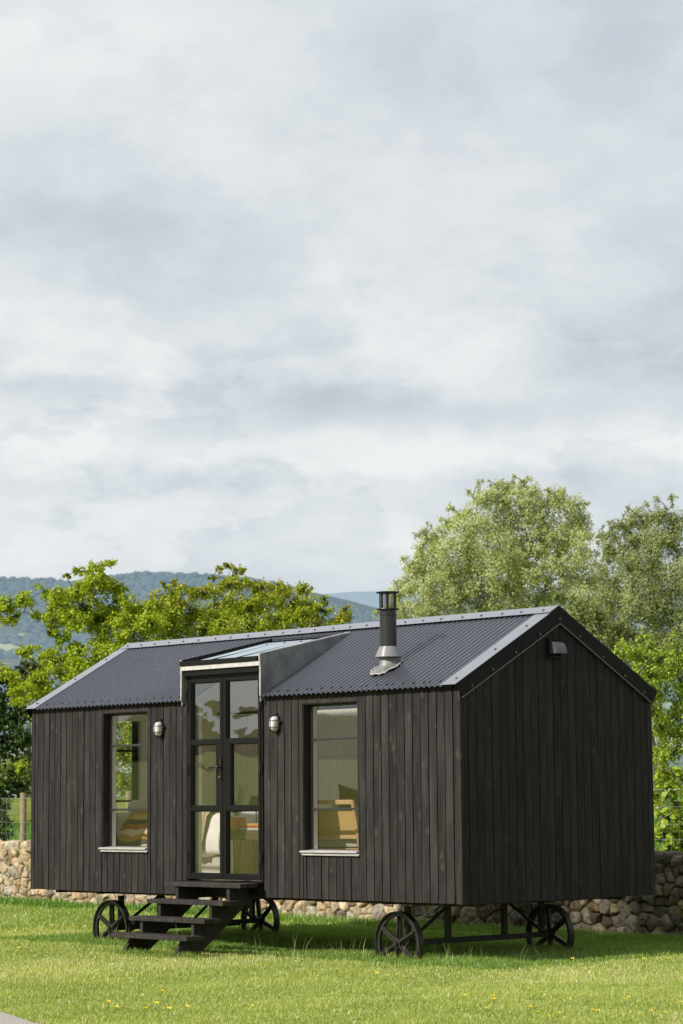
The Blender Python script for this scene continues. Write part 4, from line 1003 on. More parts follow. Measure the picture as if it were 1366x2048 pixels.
# ------------------------------------------------------------------ trees
def sph(n): v = rng.normal(size=(n, 3)); return v/np.linalg.norm(v, axis=1)[:, None]
def leafquads(c, size, aspect, up=.5, out=None):
    n = len(c); nr = sph(n)+np.array([0, 0, up])
    if out is not None: nr += out
    nr /= np.linalg.norm(nr, axis=1)[:, None]
    a = np.cross(nr, sph(n)); a /= np.linalg.norm(a, axis=1)[:, None]+1e-9; b = np.cross(nr, a)
    l = (size*rng.uniform(.65, 1.3, n))[:, None]; w = l*aspect
    V = np.empty((n, 4, 3)); V[:, 0] = c-a*l*.5; V[:, 1] = c+b*w*.5+a*l*.05; V[:, 2] = c+a*l*.5-nr*l*.12; V[:, 3] = c-b*w*.5+a*l*.05
    return V.reshape(-1, 3)
def tree(name, at, clumps, label, cat, base_z, leaf, aspect, per, cols, depth=.5, flat=.7, spray=.16, trunk=.16, bark='bark', group=None, up=.5, bw=1., hang=0., lateral=1.6, redpatch=0, dens=1., stems=1, seed=0, nrm=.6, sprigs=False):
    """clumps: (lateral, height, radius) in metres along the picture-parallel axis; each gets its own depth"""
    rs = np.random.default_rng(seed+100); A = np.array(at); t = empty(name, (A[0], A[1], base_z), label, cat, group)
    cc = []
    zs = [c[1] for c in clumps]; lmid = np.mean([c[0] for c in clumps]); lw = max(abs(c[0]-lmid) for c in clumps)+.3
    for l, z, r in clumps:
        env = math.sqrt(max(.05, 1-((l-lmid)/lw)**2)); hz = max(.15, 1-max(0, (z-np.mean(zs)))/(max(zs)-np.mean(zs)+.01)*.75)
        for k in range(2 if dens >= 1 else 1):
            dp = rs.uniform(-1, 1)*depth*lw*env*hz*(1 if k else .6)
            cc.append((*(A+R2*(l+(rs.uniform(-.5, .5)*r if k else 0))+F2*dp), z-(rs.uniform(0, .5)*r if k else 0), r*(1 if not k else .9)))
    if sprigs:                                  # thin shoots that break up the outline
        for l, z, r in clumps:
            for k in range(3):
                a_ = rs.uniform(-.3, PI+.3); cc.append((*(A+R2*(l+math.cos(a_)*r*1.15)+F2*rs.uniform(-1, 1)*depth*lw*.5), z+math.sin(a_)*r*1.25, r*rs.uniform(.22, .42)))
    cc = np.array(cc)
    # limbs: every clump is reached from the nearest already grown node below it
    mb = MB(); nodes = []
    for s_ in range(stems):
        off = rs.uniform(-.35, .35, 2)*(stems > 1)*lw*.5
        top = np.array([A[0]+off[0]*2, A[1]+off[1]*2, base_z+(min(zs)-base_z)*.6+(max(zs)-min(zs))*.15+.15])
        b0 = np.array([A[0]+off[0]*.25, A[1]+off[1]*.25, base_z-.25])
        path = [b0+(top-b0)*q+np.array([math.sin(q*5+s_)*.12*lw*.2, math.cos(q*4)*.05, 0]) for q in np.linspace(0, 1, 6)]
        mb.tube(path, list(np.linspace(trunk, trunk*.6, 6)/(stems**.5)), 9); nodes += [(p, trunk*.6) for p in path[2:]]
    for c in cc[np.argsort(np.linalg.norm(cc[:, :3]-nodes[-1][0], axis=1))]:
        p = c[:3]; best = min(nodes, key=lambda q: np.linalg.norm(q[0]-p)+1.2*max(0, q[0][2]-p[2]+.1*c[3]))
        a, ra = best; d = p-a; mid = a+d*.5+np.array([rs.uniform(-.12, .12), rs.uniform(-.12, .12), rs.uniform(.0, .18)])*np.linalg.norm(d)
        r0 = max(.010*bw, min(ra*.72, .022*bw+.02*np.linalg.norm(d))); mb.tube([a, (a+mid)/2+d*.02, mid, p], [r0, r0*.85, r0*.7, r0*.42], 5, cap=False); nodes.append((mid, r0*.7)); nodes.append((p, r0*.45))
        for k in range(4):
            v = sph(1)[0]; v[2] = abs(v[2])*.7+.1; e = p+v*c[3]*rs.uniform(.6, 1.15); mb.tube([p, (p+e)/2+v[::-1]*.04, e], [r0*.4, r0*.3, .004*bw], 4, cap=False)
    mb.build('trunk', M[bark], t, smooth=60)
    VV, CC = [], []
    cA, cB, cD = (np.array(q) for q in cols)
    for (x, y, z, r) in cc:
        ns = max(4, int(11*(r/.35)**.6)); n = max(10, int(per*(r**2)*dens))
        sc = sph(ns)*rs.uniform(.35, 1.05, (ns, 1))**.8; sc[:, 2] = sc[:, 2]*flat; sc = sc*r
        which = rs.integers(0, ns, n); ax = sph(ns)+np.array([0, 0, .35-hang]); ax /= np.linalg.norm(ax, axis=1)[:, None]
        pos = sc[which]+rng.normal(size=(n, 3))*spray*r+ax[which]*rng.uniform(-1, 1, (n, 1))*spray*1.7*r
        outv = pos/(np.linalg.norm(pos, axis=1)[:, None]+1e-6)*nrm
        P = pos+np.array([x, y, z]); VV.append(leafquads(P, leaf, aspect, up, outv))
        cm = rs.uniform(0, 1); mixv = np.clip(.55*rng.random(n)+.35*cm+.25*rs.random(ns)[which]-.05, 0, 1)[:, None]; col = cA+(cB-cA)*mixv
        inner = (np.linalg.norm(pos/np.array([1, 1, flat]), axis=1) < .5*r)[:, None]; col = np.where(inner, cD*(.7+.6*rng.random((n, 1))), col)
        if redpatch:
            pr_ = redpatch*(vnoise(P[:, 0]*1., P[:, 2]*1., 1.1, 5) > .5); rd = (rng.random(n) < pr_)[:, None]; col = np.where(rd, np.array([.36, .22, .08])*(.6+.8*rng.random((n, 1))), col)
        CC.append(np.repeat(col, 4, 0))
    VV = np.concatenate(VV); CC = np.concatenate(CC)
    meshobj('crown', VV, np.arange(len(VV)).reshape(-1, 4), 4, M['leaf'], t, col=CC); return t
HAW_A_AT=(-13.13,10.75)
HAW_A=[(0.05, 5.61, 0.19), (-0.19, 5.49, 0.15), (0.32, 5.68, 0.13), (-0.46, 5.4, 0.09), (0.08, 5.3, 0.33), (-0.14, 5.11, 0.29), (0.34, 5.25, 0.25), (0.58, 5.18, 0.16), (0.53, 5.01, 0.15), (-0.92, 5.11, 0.19), (-1.25, 4.93, 0.23), (-1.54, 4.87, 0.23), (-1.69, 4.7, 0.21), (-1.47, 4.64, 0.15), (-0.67, 4.96, 0.23), (-0.43, 5.01, 0.21), (-0.82, 4.77, 0.19), (-0.48, 4.77, 0.27), (-0.1, 4.8, 0.33), (0.34, 4.87, 0.27), (0.72, 4.84, 0.25), (1.01, 4.77, 0.27), (-1.01, 4.64, 0.13), (-0.67, 4.53, 0.23), (-0.29, 4.53, 0.29), (0.19, 4.53, 0.35), (0.67, 4.53, 0.35), (1.06, 4.48, 0.35), (-0.77, 4.33, 0.13), (-0.48, 4.19, 0.19), (-0.29, 4.05, 0.17), (0.34, 4.19, 0.31), (0.87, 4.24, 0.31), (-1.16, 4.0, 0.17), (-0.96, 3.87, 0.19), (-1.27, 3.87, 0.12), (-0.63, 3.85, 0.25), (-0.19, 3.85, 0.31), (0.24, 3.9, 0.31), (0.67, 4.0, 0.29), (-1.54, 3.52, 0.19), (-1.3, 3.32, 0.23), (-0.96, 3.47, 0.27), (-0.53, 3.56, 0.33), (-0.1, 3.61, 0.35), (-1.4, 3.08, 0.15), (-1.06, 3.13, 0.27), (-0.63, 3.18, 0.29), (-1.74, 3.66, 0.13), (-1.27, 2.99, 0.12), (-1.3, 1.78, 0.13), (-0.29, 2.79, 0.43), (-0.77, 2.7, 0.29), (0.19, 2.6, 0.43), (0.58, 2.99, 0.43), (0.19, 2.02, 0.43), (0.67, 2.02, 0.39), (0.67, 1.44, 0.39), (0.19, 1.35, 0.39), (0.96, 2.5, 0.39)]
HAW_B_AT=(-12.68,14.17)
HAW_B=[(-0.23, 5.74, 0.14), (-0.02, 5.69, 0.12), (-0.44, 5.73, 0.09), (-0.6, 5.59, 0.1), (-1.36, 5.44, 0.12), (-1.53, 5.39, 0.1), (-1.16, 5.37, 0.12), (-0.25, 5.49, 0.24), (0.1, 5.44, 0.24), (-0.6, 5.29, 0.26), (-0.96, 5.2, 0.24), (-1.26, 5.13, 0.26), (-1.61, 5.13, 0.22), (0.35, 5.31, 0.28), (0.7, 5.37, 0.18), (0.96, 5.29, 0.2), (1.26, 5.29, 0.18), (0.55, 5.08, 0.32), (1.01, 5.03, 0.32), (1.41, 5.03, 0.26), (1.69, 5.08, 0.12), (1.66, 4.86, 0.2), (2.11, 4.86, 0.13), (2.09, 4.68, 0.2), (1.86, 4.63, 0.16), (-1.81, 4.93, 0.24), (-1.46, 4.86, 0.3), (-1.06, 4.88, 0.34), (-0.6, 4.93, 0.36), (-0.15, 5.03, 0.34), (0.15, 4.93, 0.36), (-1.71, 4.58, 0.34), (-1.31, 4.53, 0.36), (-0.8, 4.5, 0.38), (-0.3, 4.53, 0.4), (0.2, 4.53, 0.4), (0.7, 4.63, 0.36), (1.21, 4.68, 0.34), (1.51, 4.53, 0.26), (-1.51, 4.23, 0.36), (-0.8, 4.13, 0.4), (-0.1, 4.18, 0.36), (0.6, 4.28, 0.32), (1.21, 4.33, 0.28), (-1.21, 3.78, 0.45), (-0.4, 3.68, 0.45)]
WIL_A_AT=(-27.55,37.83)
WIL_A=[(0.08, 10.97, 0.31), (0.47, 10.77, 0.31), (-0.31, 10.77, 0.28), (0.94, 10.69, 0.38), (1.49, 10.53, 0.41), (2.04, 10.25, 0.38), (2.44, 9.82, 0.38), (-0.71, 10.45, 0.41), (0.0, 10.37, 0.47), (0.71, 10.22, 0.53), (1.41, 9.98, 0.53), (2.04, 9.67, 0.47), (2.55, 9.35, 0.35), (-1.26, 10.06, 0.41), (-0.55, 9.82, 0.6), (0.24, 9.67, 0.63), (-1.73, 9.82, 0.31), (-1.34, 9.51, 0.5), (-2.51, 9.46, 0.19), (-2.2, 9.35, 0.28), (-2.04, 9.04, 0.47), (-2.59, 8.96, 0.31), (-1.26, 8.88, 0.69), (-0.39, 8.96, 0.69), (1.02, 9.27, 0.47), (1.81, 9.12, 0.5), (2.44, 8.88, 0.41), (-2.67, 8.41, 0.47), (-2.12, 8.33, 0.63), (-1.34, 8.09, 0.75), (-0.39, 8.09, 0.75), (-3.06, 7.94, 0.38), (-3.3, 7.54, 0.35), (-2.59, 7.62, 0.69), (-1.65, 7.39, 0.75), (-0.71, 7.31, 0.79), (0.24, 8.64, 0.47), (0.31, 7.39, 0.63), (1.57, 8.49, 0.41), (2.2, 8.33, 0.53), (2.44, 7.86, 0.53), (1.73, 7.7, 0.38), (1.02, 8.49, 0.35), (1.26, 8.88, 0.31), (0.82, 8.02, 0.35), (1.18, 7.54, 0.31), (0.63, 8.17, 0.31), (1.41, 8.02, 0.25), (0.47, 9.12, 0.41), (1.02, 8.88, 0.38), (0.16, 8.49, 0.44), (0.79, 8.41, 0.41), (1.57, 9.12, 0.35), (0.39, 7.86, 0.44), (1.34, 7.39, 0.41), (-3.54, 7.15, 0.31), (-2.99, 6.92, 0.6), (-2.12, 6.68, 0.69), (-1.1, 6.6, 0.72), (-0.16, 6.6, 0.72), (0.79, 6.84, 0.57), (1.57, 6.99, 0.53), (2.36, 7.15, 0.63), (-3.69, 6.68, 0.38), (-2.99, 5.97, 0.71), (-1.73, 5.82, 0.79), (-0.16, 5.66, 0.79), (1.41, 6.13, 0.79)]
WIL_B_AT=(-28.83,46.72)
WIL_B=[(0.43, 10.82, 0.45), (-0.17, 10.73, 0.41), (-0.69, 10.65, 0.38), (0.95, 10.65, 0.45), (1.55, 10.56, 0.52), (-1.2, 10.48, 0.24), (-1.46, 10.13, 0.34), (-0.86, 10.05, 0.55), (0.0, 10.05, 0.65), (0.86, 9.96, 0.65), (1.89, 9.87, 0.69), (-1.58, 9.53, 0.41), (-1.03, 9.27, 0.62), (-0.17, 9.19, 0.72), (0.69, 9.1, 0.76), (1.72, 9.01, 0.77), (-1.8, 8.93, 0.31), (-1.46, 8.59, 0.58), (-0.6, 8.41, 0.72), (0.34, 8.24, 0.76), (1.29, 8.16, 0.76), (-1.72, 7.9, 0.58), (-0.95, 7.64, 0.72), (0.0, 7.38, 0.76), (0.95, 7.3, 0.76), (-1.89, 7.12, 0.58), (-1.03, 6.78, 0.72), (0.0, 6.61, 0.76), (1.03, 6.44, 0.77), (2.06, 7.98, 0.77), (2.06, 6.78, 0.77)]
SAL_AT=(-17.13,29.93)
SAL=[(-0.78, 6.34, 0.21), (-0.39, 6.08, 0.29), (0.13, 5.95, 0.31), (-0.26, 5.76, 0.39), (0.32, 5.56, 0.36), (0.78, 5.43, 0.34), (0.0, 5.37, 0.44), (0.58, 5.04, 0.44), (1.17, 5.24, 0.31), (1.17, 4.78, 0.44), (1.69, 4.98, 0.34), (-0.52, 5.43, 0.36), (1.82, 4.59, 0.44), (2.34, 4.85, 0.44)]
BUSH_A_AT=(-0.51,12.56)
BUSH_A=[(-0.59, 3.42, 0.13), (-0.7, 3.36, 0.08), (-0.46, 3.29, 0.16), (-0.28, 3.55, 0.11), (-0.19, 3.43, 0.14), (-0.32, 3.24, 0.18), (-0.08, 3.24, 0.18), (0.22, 3.67, 0.07), (0.19, 3.51, 0.1), (0.16, 3.34, 0.14), (0.32, 3.2, 0.16), (-0.46, 3.08, 0.16), (-0.2, 3.0, 0.21), (0.08, 3.04, 0.22), (0.36, 2.92, 0.22), (-0.28, 2.76, 0.19), (-0.04, 2.72, 0.22), (0.24, 2.64, 0.24), (0.52, 2.56, 0.25), (-0.16, 2.48, 0.21), (0.12, 2.36, 0.24), (0.4, 2.28, 0.24), (-0.08, 2.16, 0.21), (0.16, 2.04, 0.22), (0.44, 1.92, 0.24), (-0.08, 1.84, 0.19), (0.16, 1.76, 0.21), (0.56, 3.12, 0.21), (0.64, 2.16, 0.25), (-0.08, 1.44, 0.21), (0.2, 1.36, 0.22), (0.52, 1.36, 0.24), (-0.16, 1.05, 0.21)]
BUSH_B_AT=(1.85,9.97)
BUSH_B=[(-0.12, 1.62, 0.08), (-0.04, 1.44, 0.1), (-0.2, 1.4, 0.1), (0.11, 1.29, 0.13), (-0.07, 1.19, 0.13), (-0.24, 1.11, 0.12), (0.2, 1.04, 0.14), (0.0, 0.93, 0.14), (-0.2, 0.79, 0.14), (0.11, 0.72, 0.16), (-0.07, 0.57, 0.14), (-0.24, 0.53, 0.12), (0.22, 0.5, 0.16), (0.04, 0.39, 0.14), (-0.14, 0.32, 0.13), (0.36, 0.9, 0.14)]
DARK_A_AT=(-35.87,24.48)
DARK_A=[(0.23, 4.87, 0.33), (-0.23, 4.94, 0.36), (-0.6, 4.87, 0.36), (0.45, 4.34, 0.36), (0.0, 4.19, 0.51), (-0.53, 4.19, 0.51), (0.72, 3.81, 0.33), (0.3, 3.59, 0.51), (-0.3, 3.51, 0.54), (0.68, 3.06, 0.39), (0.23, 2.83, 0.54), (-0.38, 2.76, 0.54), (0.75, 2.38, 0.36), (0.3, 2.15, 0.51), (-0.3, 2.08, 0.54), (0.6, 1.7, 0.36), (0.15, 1.58, 0.42), (-0.45, 1.47, 0.45), (-0.91, 3.36, 0.6), (-0.91, 2.15, 0.6)]
DARK_B_AT=(-74.69,53.22)
DARK_B=[(-0.2, 8.08, 0.35), (0.3, 7.96, 0.35), (-0.45, 7.75, 0.3), (0.05, 7.58, 0.5), (0.68, 7.58, 0.35), (-0.08, 6.95, 0.55), (0.68, 6.82, 0.5), (-0.7, 7.08, 0.35)]
FBUSH_AT=(-17.56,11.87)
FBUSH=[(-0.02, 1.06, 0.13), (-0.19, 1.17, 0.15), (-0.08, 0.8, 0.17), (0.02, 0.64, 0.14), (-0.23, 0.54, 0.19), (-0.05, 0.38, 0.16), (0.13, 0.43, 0.08), (0.21, 0.12, 0.13)]

G = lambda p: float(ground_h(*p))
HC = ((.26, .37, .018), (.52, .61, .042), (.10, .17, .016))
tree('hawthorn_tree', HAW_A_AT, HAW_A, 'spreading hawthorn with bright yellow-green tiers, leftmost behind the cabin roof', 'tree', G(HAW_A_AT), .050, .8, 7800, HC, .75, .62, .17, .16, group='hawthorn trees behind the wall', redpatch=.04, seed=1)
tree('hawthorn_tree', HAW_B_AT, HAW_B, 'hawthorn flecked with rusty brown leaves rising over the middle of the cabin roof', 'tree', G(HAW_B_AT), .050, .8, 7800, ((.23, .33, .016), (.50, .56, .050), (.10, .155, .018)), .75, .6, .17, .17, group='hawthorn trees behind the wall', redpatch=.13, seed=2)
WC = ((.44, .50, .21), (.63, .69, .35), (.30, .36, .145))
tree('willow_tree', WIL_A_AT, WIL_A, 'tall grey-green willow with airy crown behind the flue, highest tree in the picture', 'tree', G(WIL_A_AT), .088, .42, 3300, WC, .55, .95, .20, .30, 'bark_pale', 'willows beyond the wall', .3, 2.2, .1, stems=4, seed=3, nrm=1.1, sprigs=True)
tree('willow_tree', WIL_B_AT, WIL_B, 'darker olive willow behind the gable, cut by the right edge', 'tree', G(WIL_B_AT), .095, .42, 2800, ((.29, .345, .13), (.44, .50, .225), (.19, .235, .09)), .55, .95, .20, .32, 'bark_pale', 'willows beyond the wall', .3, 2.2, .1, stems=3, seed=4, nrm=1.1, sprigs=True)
tree('sallow_bush', SAL_AT, SAL, 'low dull green sallow directly above the slope of the gable roof', 'bush', G(SAL_AT), .11, .5, 1900, ((.18, .23, .07), (.33, .38, .14), (.08, .11, .03)), .6, .9, .2, .10, 'bark_pale', 'bushes at the right behind the wall', .4, 1.4, seed=5)
tree('hawthorn_bush', BUSH_A_AT, BUSH_A, 'tall upright light green bush beside the right end of the cabin', 'bush', G(BUSH_A_AT), .050, .75, 6200, ((.21, .33, .032), (.46, .56, .09), (.08, .14, .02)), .9, .95, .2, .06, group='bushes at the right behind the wall', seed=6)
tree('hazel_bush', BUSH_B_AT, BUSH_B, 'low hazel with broad yellow-green leaves against the wire fence', 'bush', G(BUSH_B_AT), .092, .85, 3300, ((.22, .34, .026), (.46, .57, .06), (.07, .13, .015)), .9, .95, .22, .03, group='bushes at the right behind the wall', up=.9, seed=7)
DC = ((.035, .075, .014), (.095, .155, .030), (.012, .028, .006))
tree('dark_tree', DARK_A_AT, DARK_A, 'dense dark green tree at the left edge beyond the field', 'tree', G(DARK_A_AT), .14, .8, 1000, DC, .6, .8, .2, .28, seed=8)
tree('dark_tree', DARK_B_AT, DARK_B, 'small dark round-topped tree far off below the hawthorn branches', 'tree', G(DARK_B_AT), .24, .8, 420, ((.035, .065, .022), (.08, .125, .04), (.02, .03, .01)), .6, .8, .2, .2, seed=9)
tree('bramble_bush', FBUSH_AT, FBUSH, 'bluish green bramble against the left edge behind the stone wall', 'bush', G(FBUSH_AT), .06, .8, 4200, ((.06, .12, .03), (.16, .25, .06), (.03, .06, .015)), .8, .9, .2, .03, seed=10)
# hedge line low along the far side of the field
hl = []
for k in range(26): hl.append((-6+k*.5+rng.uniform(-.1, .1), 1.75+rng.uniform(-.2, .25), .42))
tree('field_hedge', (-36.5, 20.5), hl, 'low scrubby hedge along the far edge of the field at the left', 'hedge', G((-36.5, 20.5)), .12, .8, 900, ((.10, .16, .03), (.24, .30, .06), (.04, .07, .015)), .12, .8, .2, .05, dens=.8, seed=12)

# ------------------------------------------------------------------ hills
def azel(px):                                    # compass bearing of a picture column
    return YAW+math.atan((px-683)/4772)
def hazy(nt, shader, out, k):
    """air light mixed as glow into the material of far-off surfaces: a fixed share for their distance"""
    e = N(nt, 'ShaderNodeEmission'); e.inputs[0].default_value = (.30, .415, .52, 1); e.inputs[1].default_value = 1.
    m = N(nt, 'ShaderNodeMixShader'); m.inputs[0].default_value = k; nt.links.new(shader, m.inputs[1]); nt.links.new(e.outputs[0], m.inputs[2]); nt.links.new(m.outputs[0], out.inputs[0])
def hill(name, rng0, rng1, prof, base, cols, seed, rough=1., fields=True, haze=.38, az0=-.75, az1=.75, na=260, nr=46):
    """terraced hill from range rng0 (height base) up to rng1 following the skyline prof: (bearing offset, elevation in radians)"""
    az = np.linspace(az0, az1, na); el = np.interp(az, [p[0] for p in prof], [p[1] for p in prof]); t = np.linspace(0, 1.35, nr)
    r = rng0+(rng1-rng0)*t; T_ = t[:, None]; Hh = np.tan(el)[None, :]*rng1
    hgt = base+(Hh-base)*np.where(T_ <= 1, .15*T_+.85*T_**1.35, 1-(T_-1)*.4)
    a = YAW+az; X = CAM[0]+np.sin(a)[None, :]*r[:, None]; Y = CAM[1]+np.cos(a)[None, :]*r[:, None]
    k = 1/(rng1*.09); hgt = hgt+(vnoise(X, Y, k, seed)-.5)*Hh*.16*np.sin(np.clip(T_, 0, 1)*PI)+(vnoise(X, Y, k*4, seed+1)-.5)*Hh*.02*rough
    i = np.arange(nr*na).reshape(nr, na); q = np.stack([i[:-1, :-1], i[:-1, 1:], i[1:, 1:], i[1:, :-1]], -1).reshape(-1, 4)
    m, nt, out = newmat(name+'_surface'); b = N(nt, 'ShaderNodeBsdfDiffuse'); v = texc(nt)
    f = noise(nt, v, 8/rng1, 6, .6); wd = ramp(nt, [(.42, cols[0]), (.56, cols[1])]); nt.links.new(f, wd.inputs[0]); c = wd.outputs[0]
    if fields:
        vo = N(nt, 'ShaderNodeTexVoronoi'); vo.inputs['Scale'].default_value = 24/rng1; nt.links.new(v, vo.inputs['Vector'])
        vc = N(nt, 'ShaderNodeSeparateColor'); nt.links.new(vo.outputs['Color'], vc.inputs[0]); fr_ = ramp(nt, [(.0, cols[1]), (.32, cols[2]), (.62, cols[3]), (.85, cols[0])], 'CONSTANT'); nt.links.new(vc.outputs[0], fr_.inputs[0])
        sp = N(nt, 'ShaderNodeSeparateXYZ'); nt.links.new(v, sp.inputs[0]); hz = mathn(nt, 'ADD', sp.outputs['Z'], mathn(nt, 'MULTIPLY', f, rng1*.018)); hr = ramp(nt, [(.0, 0.), (1., 1.)]); hr.color_ramp.elements[0].position = .70; hr.color_ramp.elements[1].position = .74
        nt.links.new(mathn(nt, 'DIVIDE', hz, fields), hr.inputs[0]); c = mixc(nt, fr_.outputs[0], c, hr.outputs[0])
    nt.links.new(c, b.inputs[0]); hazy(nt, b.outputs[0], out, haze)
    o = meshobj(name, np.stack([X, Y, hgt], -1).reshape(-1, 3), q[:, ::-1].copy(), 4, m, smooth=True); tag(o, kind='structure'); return X, Y, hgt
d2 = math.radians
pf = [(-.75, d2(5.3)), ((0-683)/4772, d2(5.46)), ((130-683)/4772, d2(5.40)), ((250-683)/4772, d2(5.50)), ((430-683)/4772, d2(5.53)), ((520-683)/4772, d2(5.40)), ((600-683)/4772, d2(5.16)), ((650-683)/4772, d2(5.05)), ((700-683)/4772, d2(4.93)), ((790-683)/4772, d2(4.6)), (.2, d2(3.4)), (.75, d2(3.)) ]
HX, HY, HH = hill('hills', 700, 2600, pf, -20, ((.085, .12, .125), (.13, .16, .135), (.42, .44, .27), (.30, .36, .23)), 3, fields=2600*math.tan(d2(5.4)))  # blue distance haze is part of these slope colours
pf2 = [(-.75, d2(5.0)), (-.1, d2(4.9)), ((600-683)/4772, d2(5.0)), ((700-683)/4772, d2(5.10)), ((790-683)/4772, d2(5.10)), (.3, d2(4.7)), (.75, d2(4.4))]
hill('far_hills', 4200, 7600, pf2, 120, ((.36, .43, .50), (.42, .49, .54), (.44, .5, .5), (.4, .48, .5)), 8, .4, fields=False, haze=.72)  # pale blue slopes: haze mixed into the colours as well
# woods and hedgerow trees scattered over the hill, too many to count
def blobs(n, X, Y, Z, size, cols, seed, name, label, haze=0.):
    rs = np.random.default_rng(seed); bm = bmesh.new(); bmesh.ops.create_icosphere(bm, subdivisions=2, radius=1); bv = np.array([v.co[:] for v in bm.verts]); bf = np.array([[v.index for v in f.verts] for f in bm.faces]); bm.free()
    n = len(X); s_ = size*rs.uniform(.4, 1.3, n); V = bv[None]*(1+.28*rs.uniform(-1, 1, (n, len(bv), 1)))*s_[:, None, None]*np.array([1.25, 1.25, .75]); V = V+np.stack([X, Y, Z+s_*.45], 1)[:, None, :]
    F_ = (bf[None]+np.arange(n)[:, None, None]*len(bv)).reshape(-1, 3); col = np.array(cols[0])+(np.array(cols[1])-np.array(cols[0]))*rs.random((n, 1)); C = np.repeat(col, len(bv), 0)*(1+.12*rs.uniform(-1, 1, (n*len(bv), 1)))
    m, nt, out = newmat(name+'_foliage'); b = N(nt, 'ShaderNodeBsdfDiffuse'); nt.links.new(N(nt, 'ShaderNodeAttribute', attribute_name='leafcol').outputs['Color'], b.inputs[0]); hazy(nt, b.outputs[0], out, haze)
    o = meshobj(name, V.reshape(-1, 3), F_, 3, m, col=C); tag(o, label, 'wood', kind='stuff'); return o
nr, na_ = HX.shape; cand = 60000; ii = rng.uniform(0, nr-13, cand); jj = rng.uniform(na_*.30, na_*.62, cand); i0 = ii.astype(int); j0 = jj.astype(int); fi, fj = ii-i0, jj-j0
bil = lambda A_: (A_[i0, j0]*(1-fi)+A_[i0+1, j0]*fi)*(1-fj)+(A_[i0, j0+1]*(1-fi)+A_[i0+1, j0+1]*fi)*fj
bx_, by_, bz_ = bil(HX), bil(HY), bil(HH); tt = ii/(nr-1)*1.35
dn = vnoise(bx_, by_, 1/170., 21)*.6+vnoise(bx_, by_, 1/60., 22)*.4; keep = (dn > np.where(tt > .80, .50, .62)) & (tt < 1.0)
blobs(0, bx_[keep], by_[keep], bz_[keep], 2.6, ((.085, .12, .125), (.115, .15, .145)), 31, 'hillside_wood', 'blue-green woods and hedgerow trees dotted over the distant hillside', .50)  # bluish foliage colour already holds distance haze
# the far side of the meadow that the windows mirror: a belt of wood behind the photographer
aw = rng.uniform(2.2, 5.4, 900); dw = rng.uniform(150, 205, 900); X_ = 5+np.cos(aw)*dw; Y_ = 0+np.sin(aw)*dw; k = Y_ < -45; X_, Y_, aw = X_[k], Y_[k], aw[k]
blobs(0, X_, Y_, ground_h(X_, Y_), 2.3, ((.045, .065, .02), (.09, .11, .03)), 32, 'meadow_wood', 'belt of trees across the meadow opposite the cabin')

# ------------------------------------------------------------------ sky, sun, camera
SUN = Vector((-.17, -1, .72)).normalized(); el = math.asin(SUN.z); az = math.atan2(SUN.x, SUN.y)
wd = bpy.data.worlds.new('World'); S.world = wd; wd.use_nodes = True; nt = wd.node_tree; nt.nodes.clear()
out = nt.nodes.new('ShaderNodeOutputWorld'); bg = nt.nodes.new('ShaderNodeBackground'); bg.inputs['Strength'].default_value = .1; nt.links.new(bg.outputs[0], out.inputs[0])
sky = nt.nodes.new('ShaderNodeTexSky'); sky.sky_type = 'NISHITA'; sky.sun_disc = False; sky.sun_elevation = el; sky.sun_rotation = az; sky.altitude = 150; sky.dust_density = 2
tc = nt.nodes.new('ShaderNodeTexCoord'); d_ = tc.outputs['Generated']; sp = nt.nodes.new('ShaderNodeSeparateXYZ'); nt.links.new(d_, sp.inputs[0])
zp = mathn(nt, 'MAXIMUM', sp.outputs['Z'], 0.)
def cvec(zk):
    c_ = nt.nodes.new('ShaderNodeCombineXYZ'); nt.links.new(sp.outputs['X'], c_.inputs['X']); nt.links.new(sp.outputs['Y'], c_.inputs['Y']); nt.links.new(mathn(nt, 'MULTIPLY', mathn(nt, 'POWER', zp, .64), zk), c_.inputs['Z']); return c_.outputs[0]
P_ = cvec(1.62)
def cn(scale, detail, rough, loc, dist=0):
    mp = nt.nodes.new('ShaderNodeMapping'); mp.inputs['Location'].default_value = loc; nt.links.new(P_, mp.inputs['Vector']); return noise(nt, mp.outputs[0], scale, detail, rough, dist)
UPV = nt.nodes.new('ShaderNodeVectorMath'); UPV.operation = 'ADD'; nt.links.new(P_, UPV.inputs[0]); UPV.inputs[1].default_value = (-.006, 0, .035); P0_ = P_
def cn2(*a):
    global P_
    n0 = cn(*a); P_ = UPV.outputs[0]; n1 = cn(*a); P_ = P0_; return n0, mathn(nt, 'SUBTRACT', n0, n1)
big, bigr = cn2(4.6, 8, .56, (3.1, 1.7, .3), .15); fine, finer = cn2(13., 9, .60, (8.4, 2.2, .7), .1)
v = mathn(nt, 'ADD', mathn(nt, 'MULTIPLY', big, .74), mathn(nt, 'MULTIPLY', fine, .26))
v = mathn(nt, 'ADD', v, mathn(nt, 'ADD', mathn(nt, 'MULTIPLY', bigr, .80), mathn(nt, 'MULTIPLY', finer, .16)))   # tops catch the light, bases stay grey
kz = ramp(nt, [(.15, 1.), (.25, .50)]); nt.links.new(sp.outputs['Z'], kz.inputs[0])
v = mathn(nt, 'ADD', mathn(nt, 'MULTIPLY', mathn(nt, 'SUBTRACT', v, .5), kz.outputs[0]), .525)
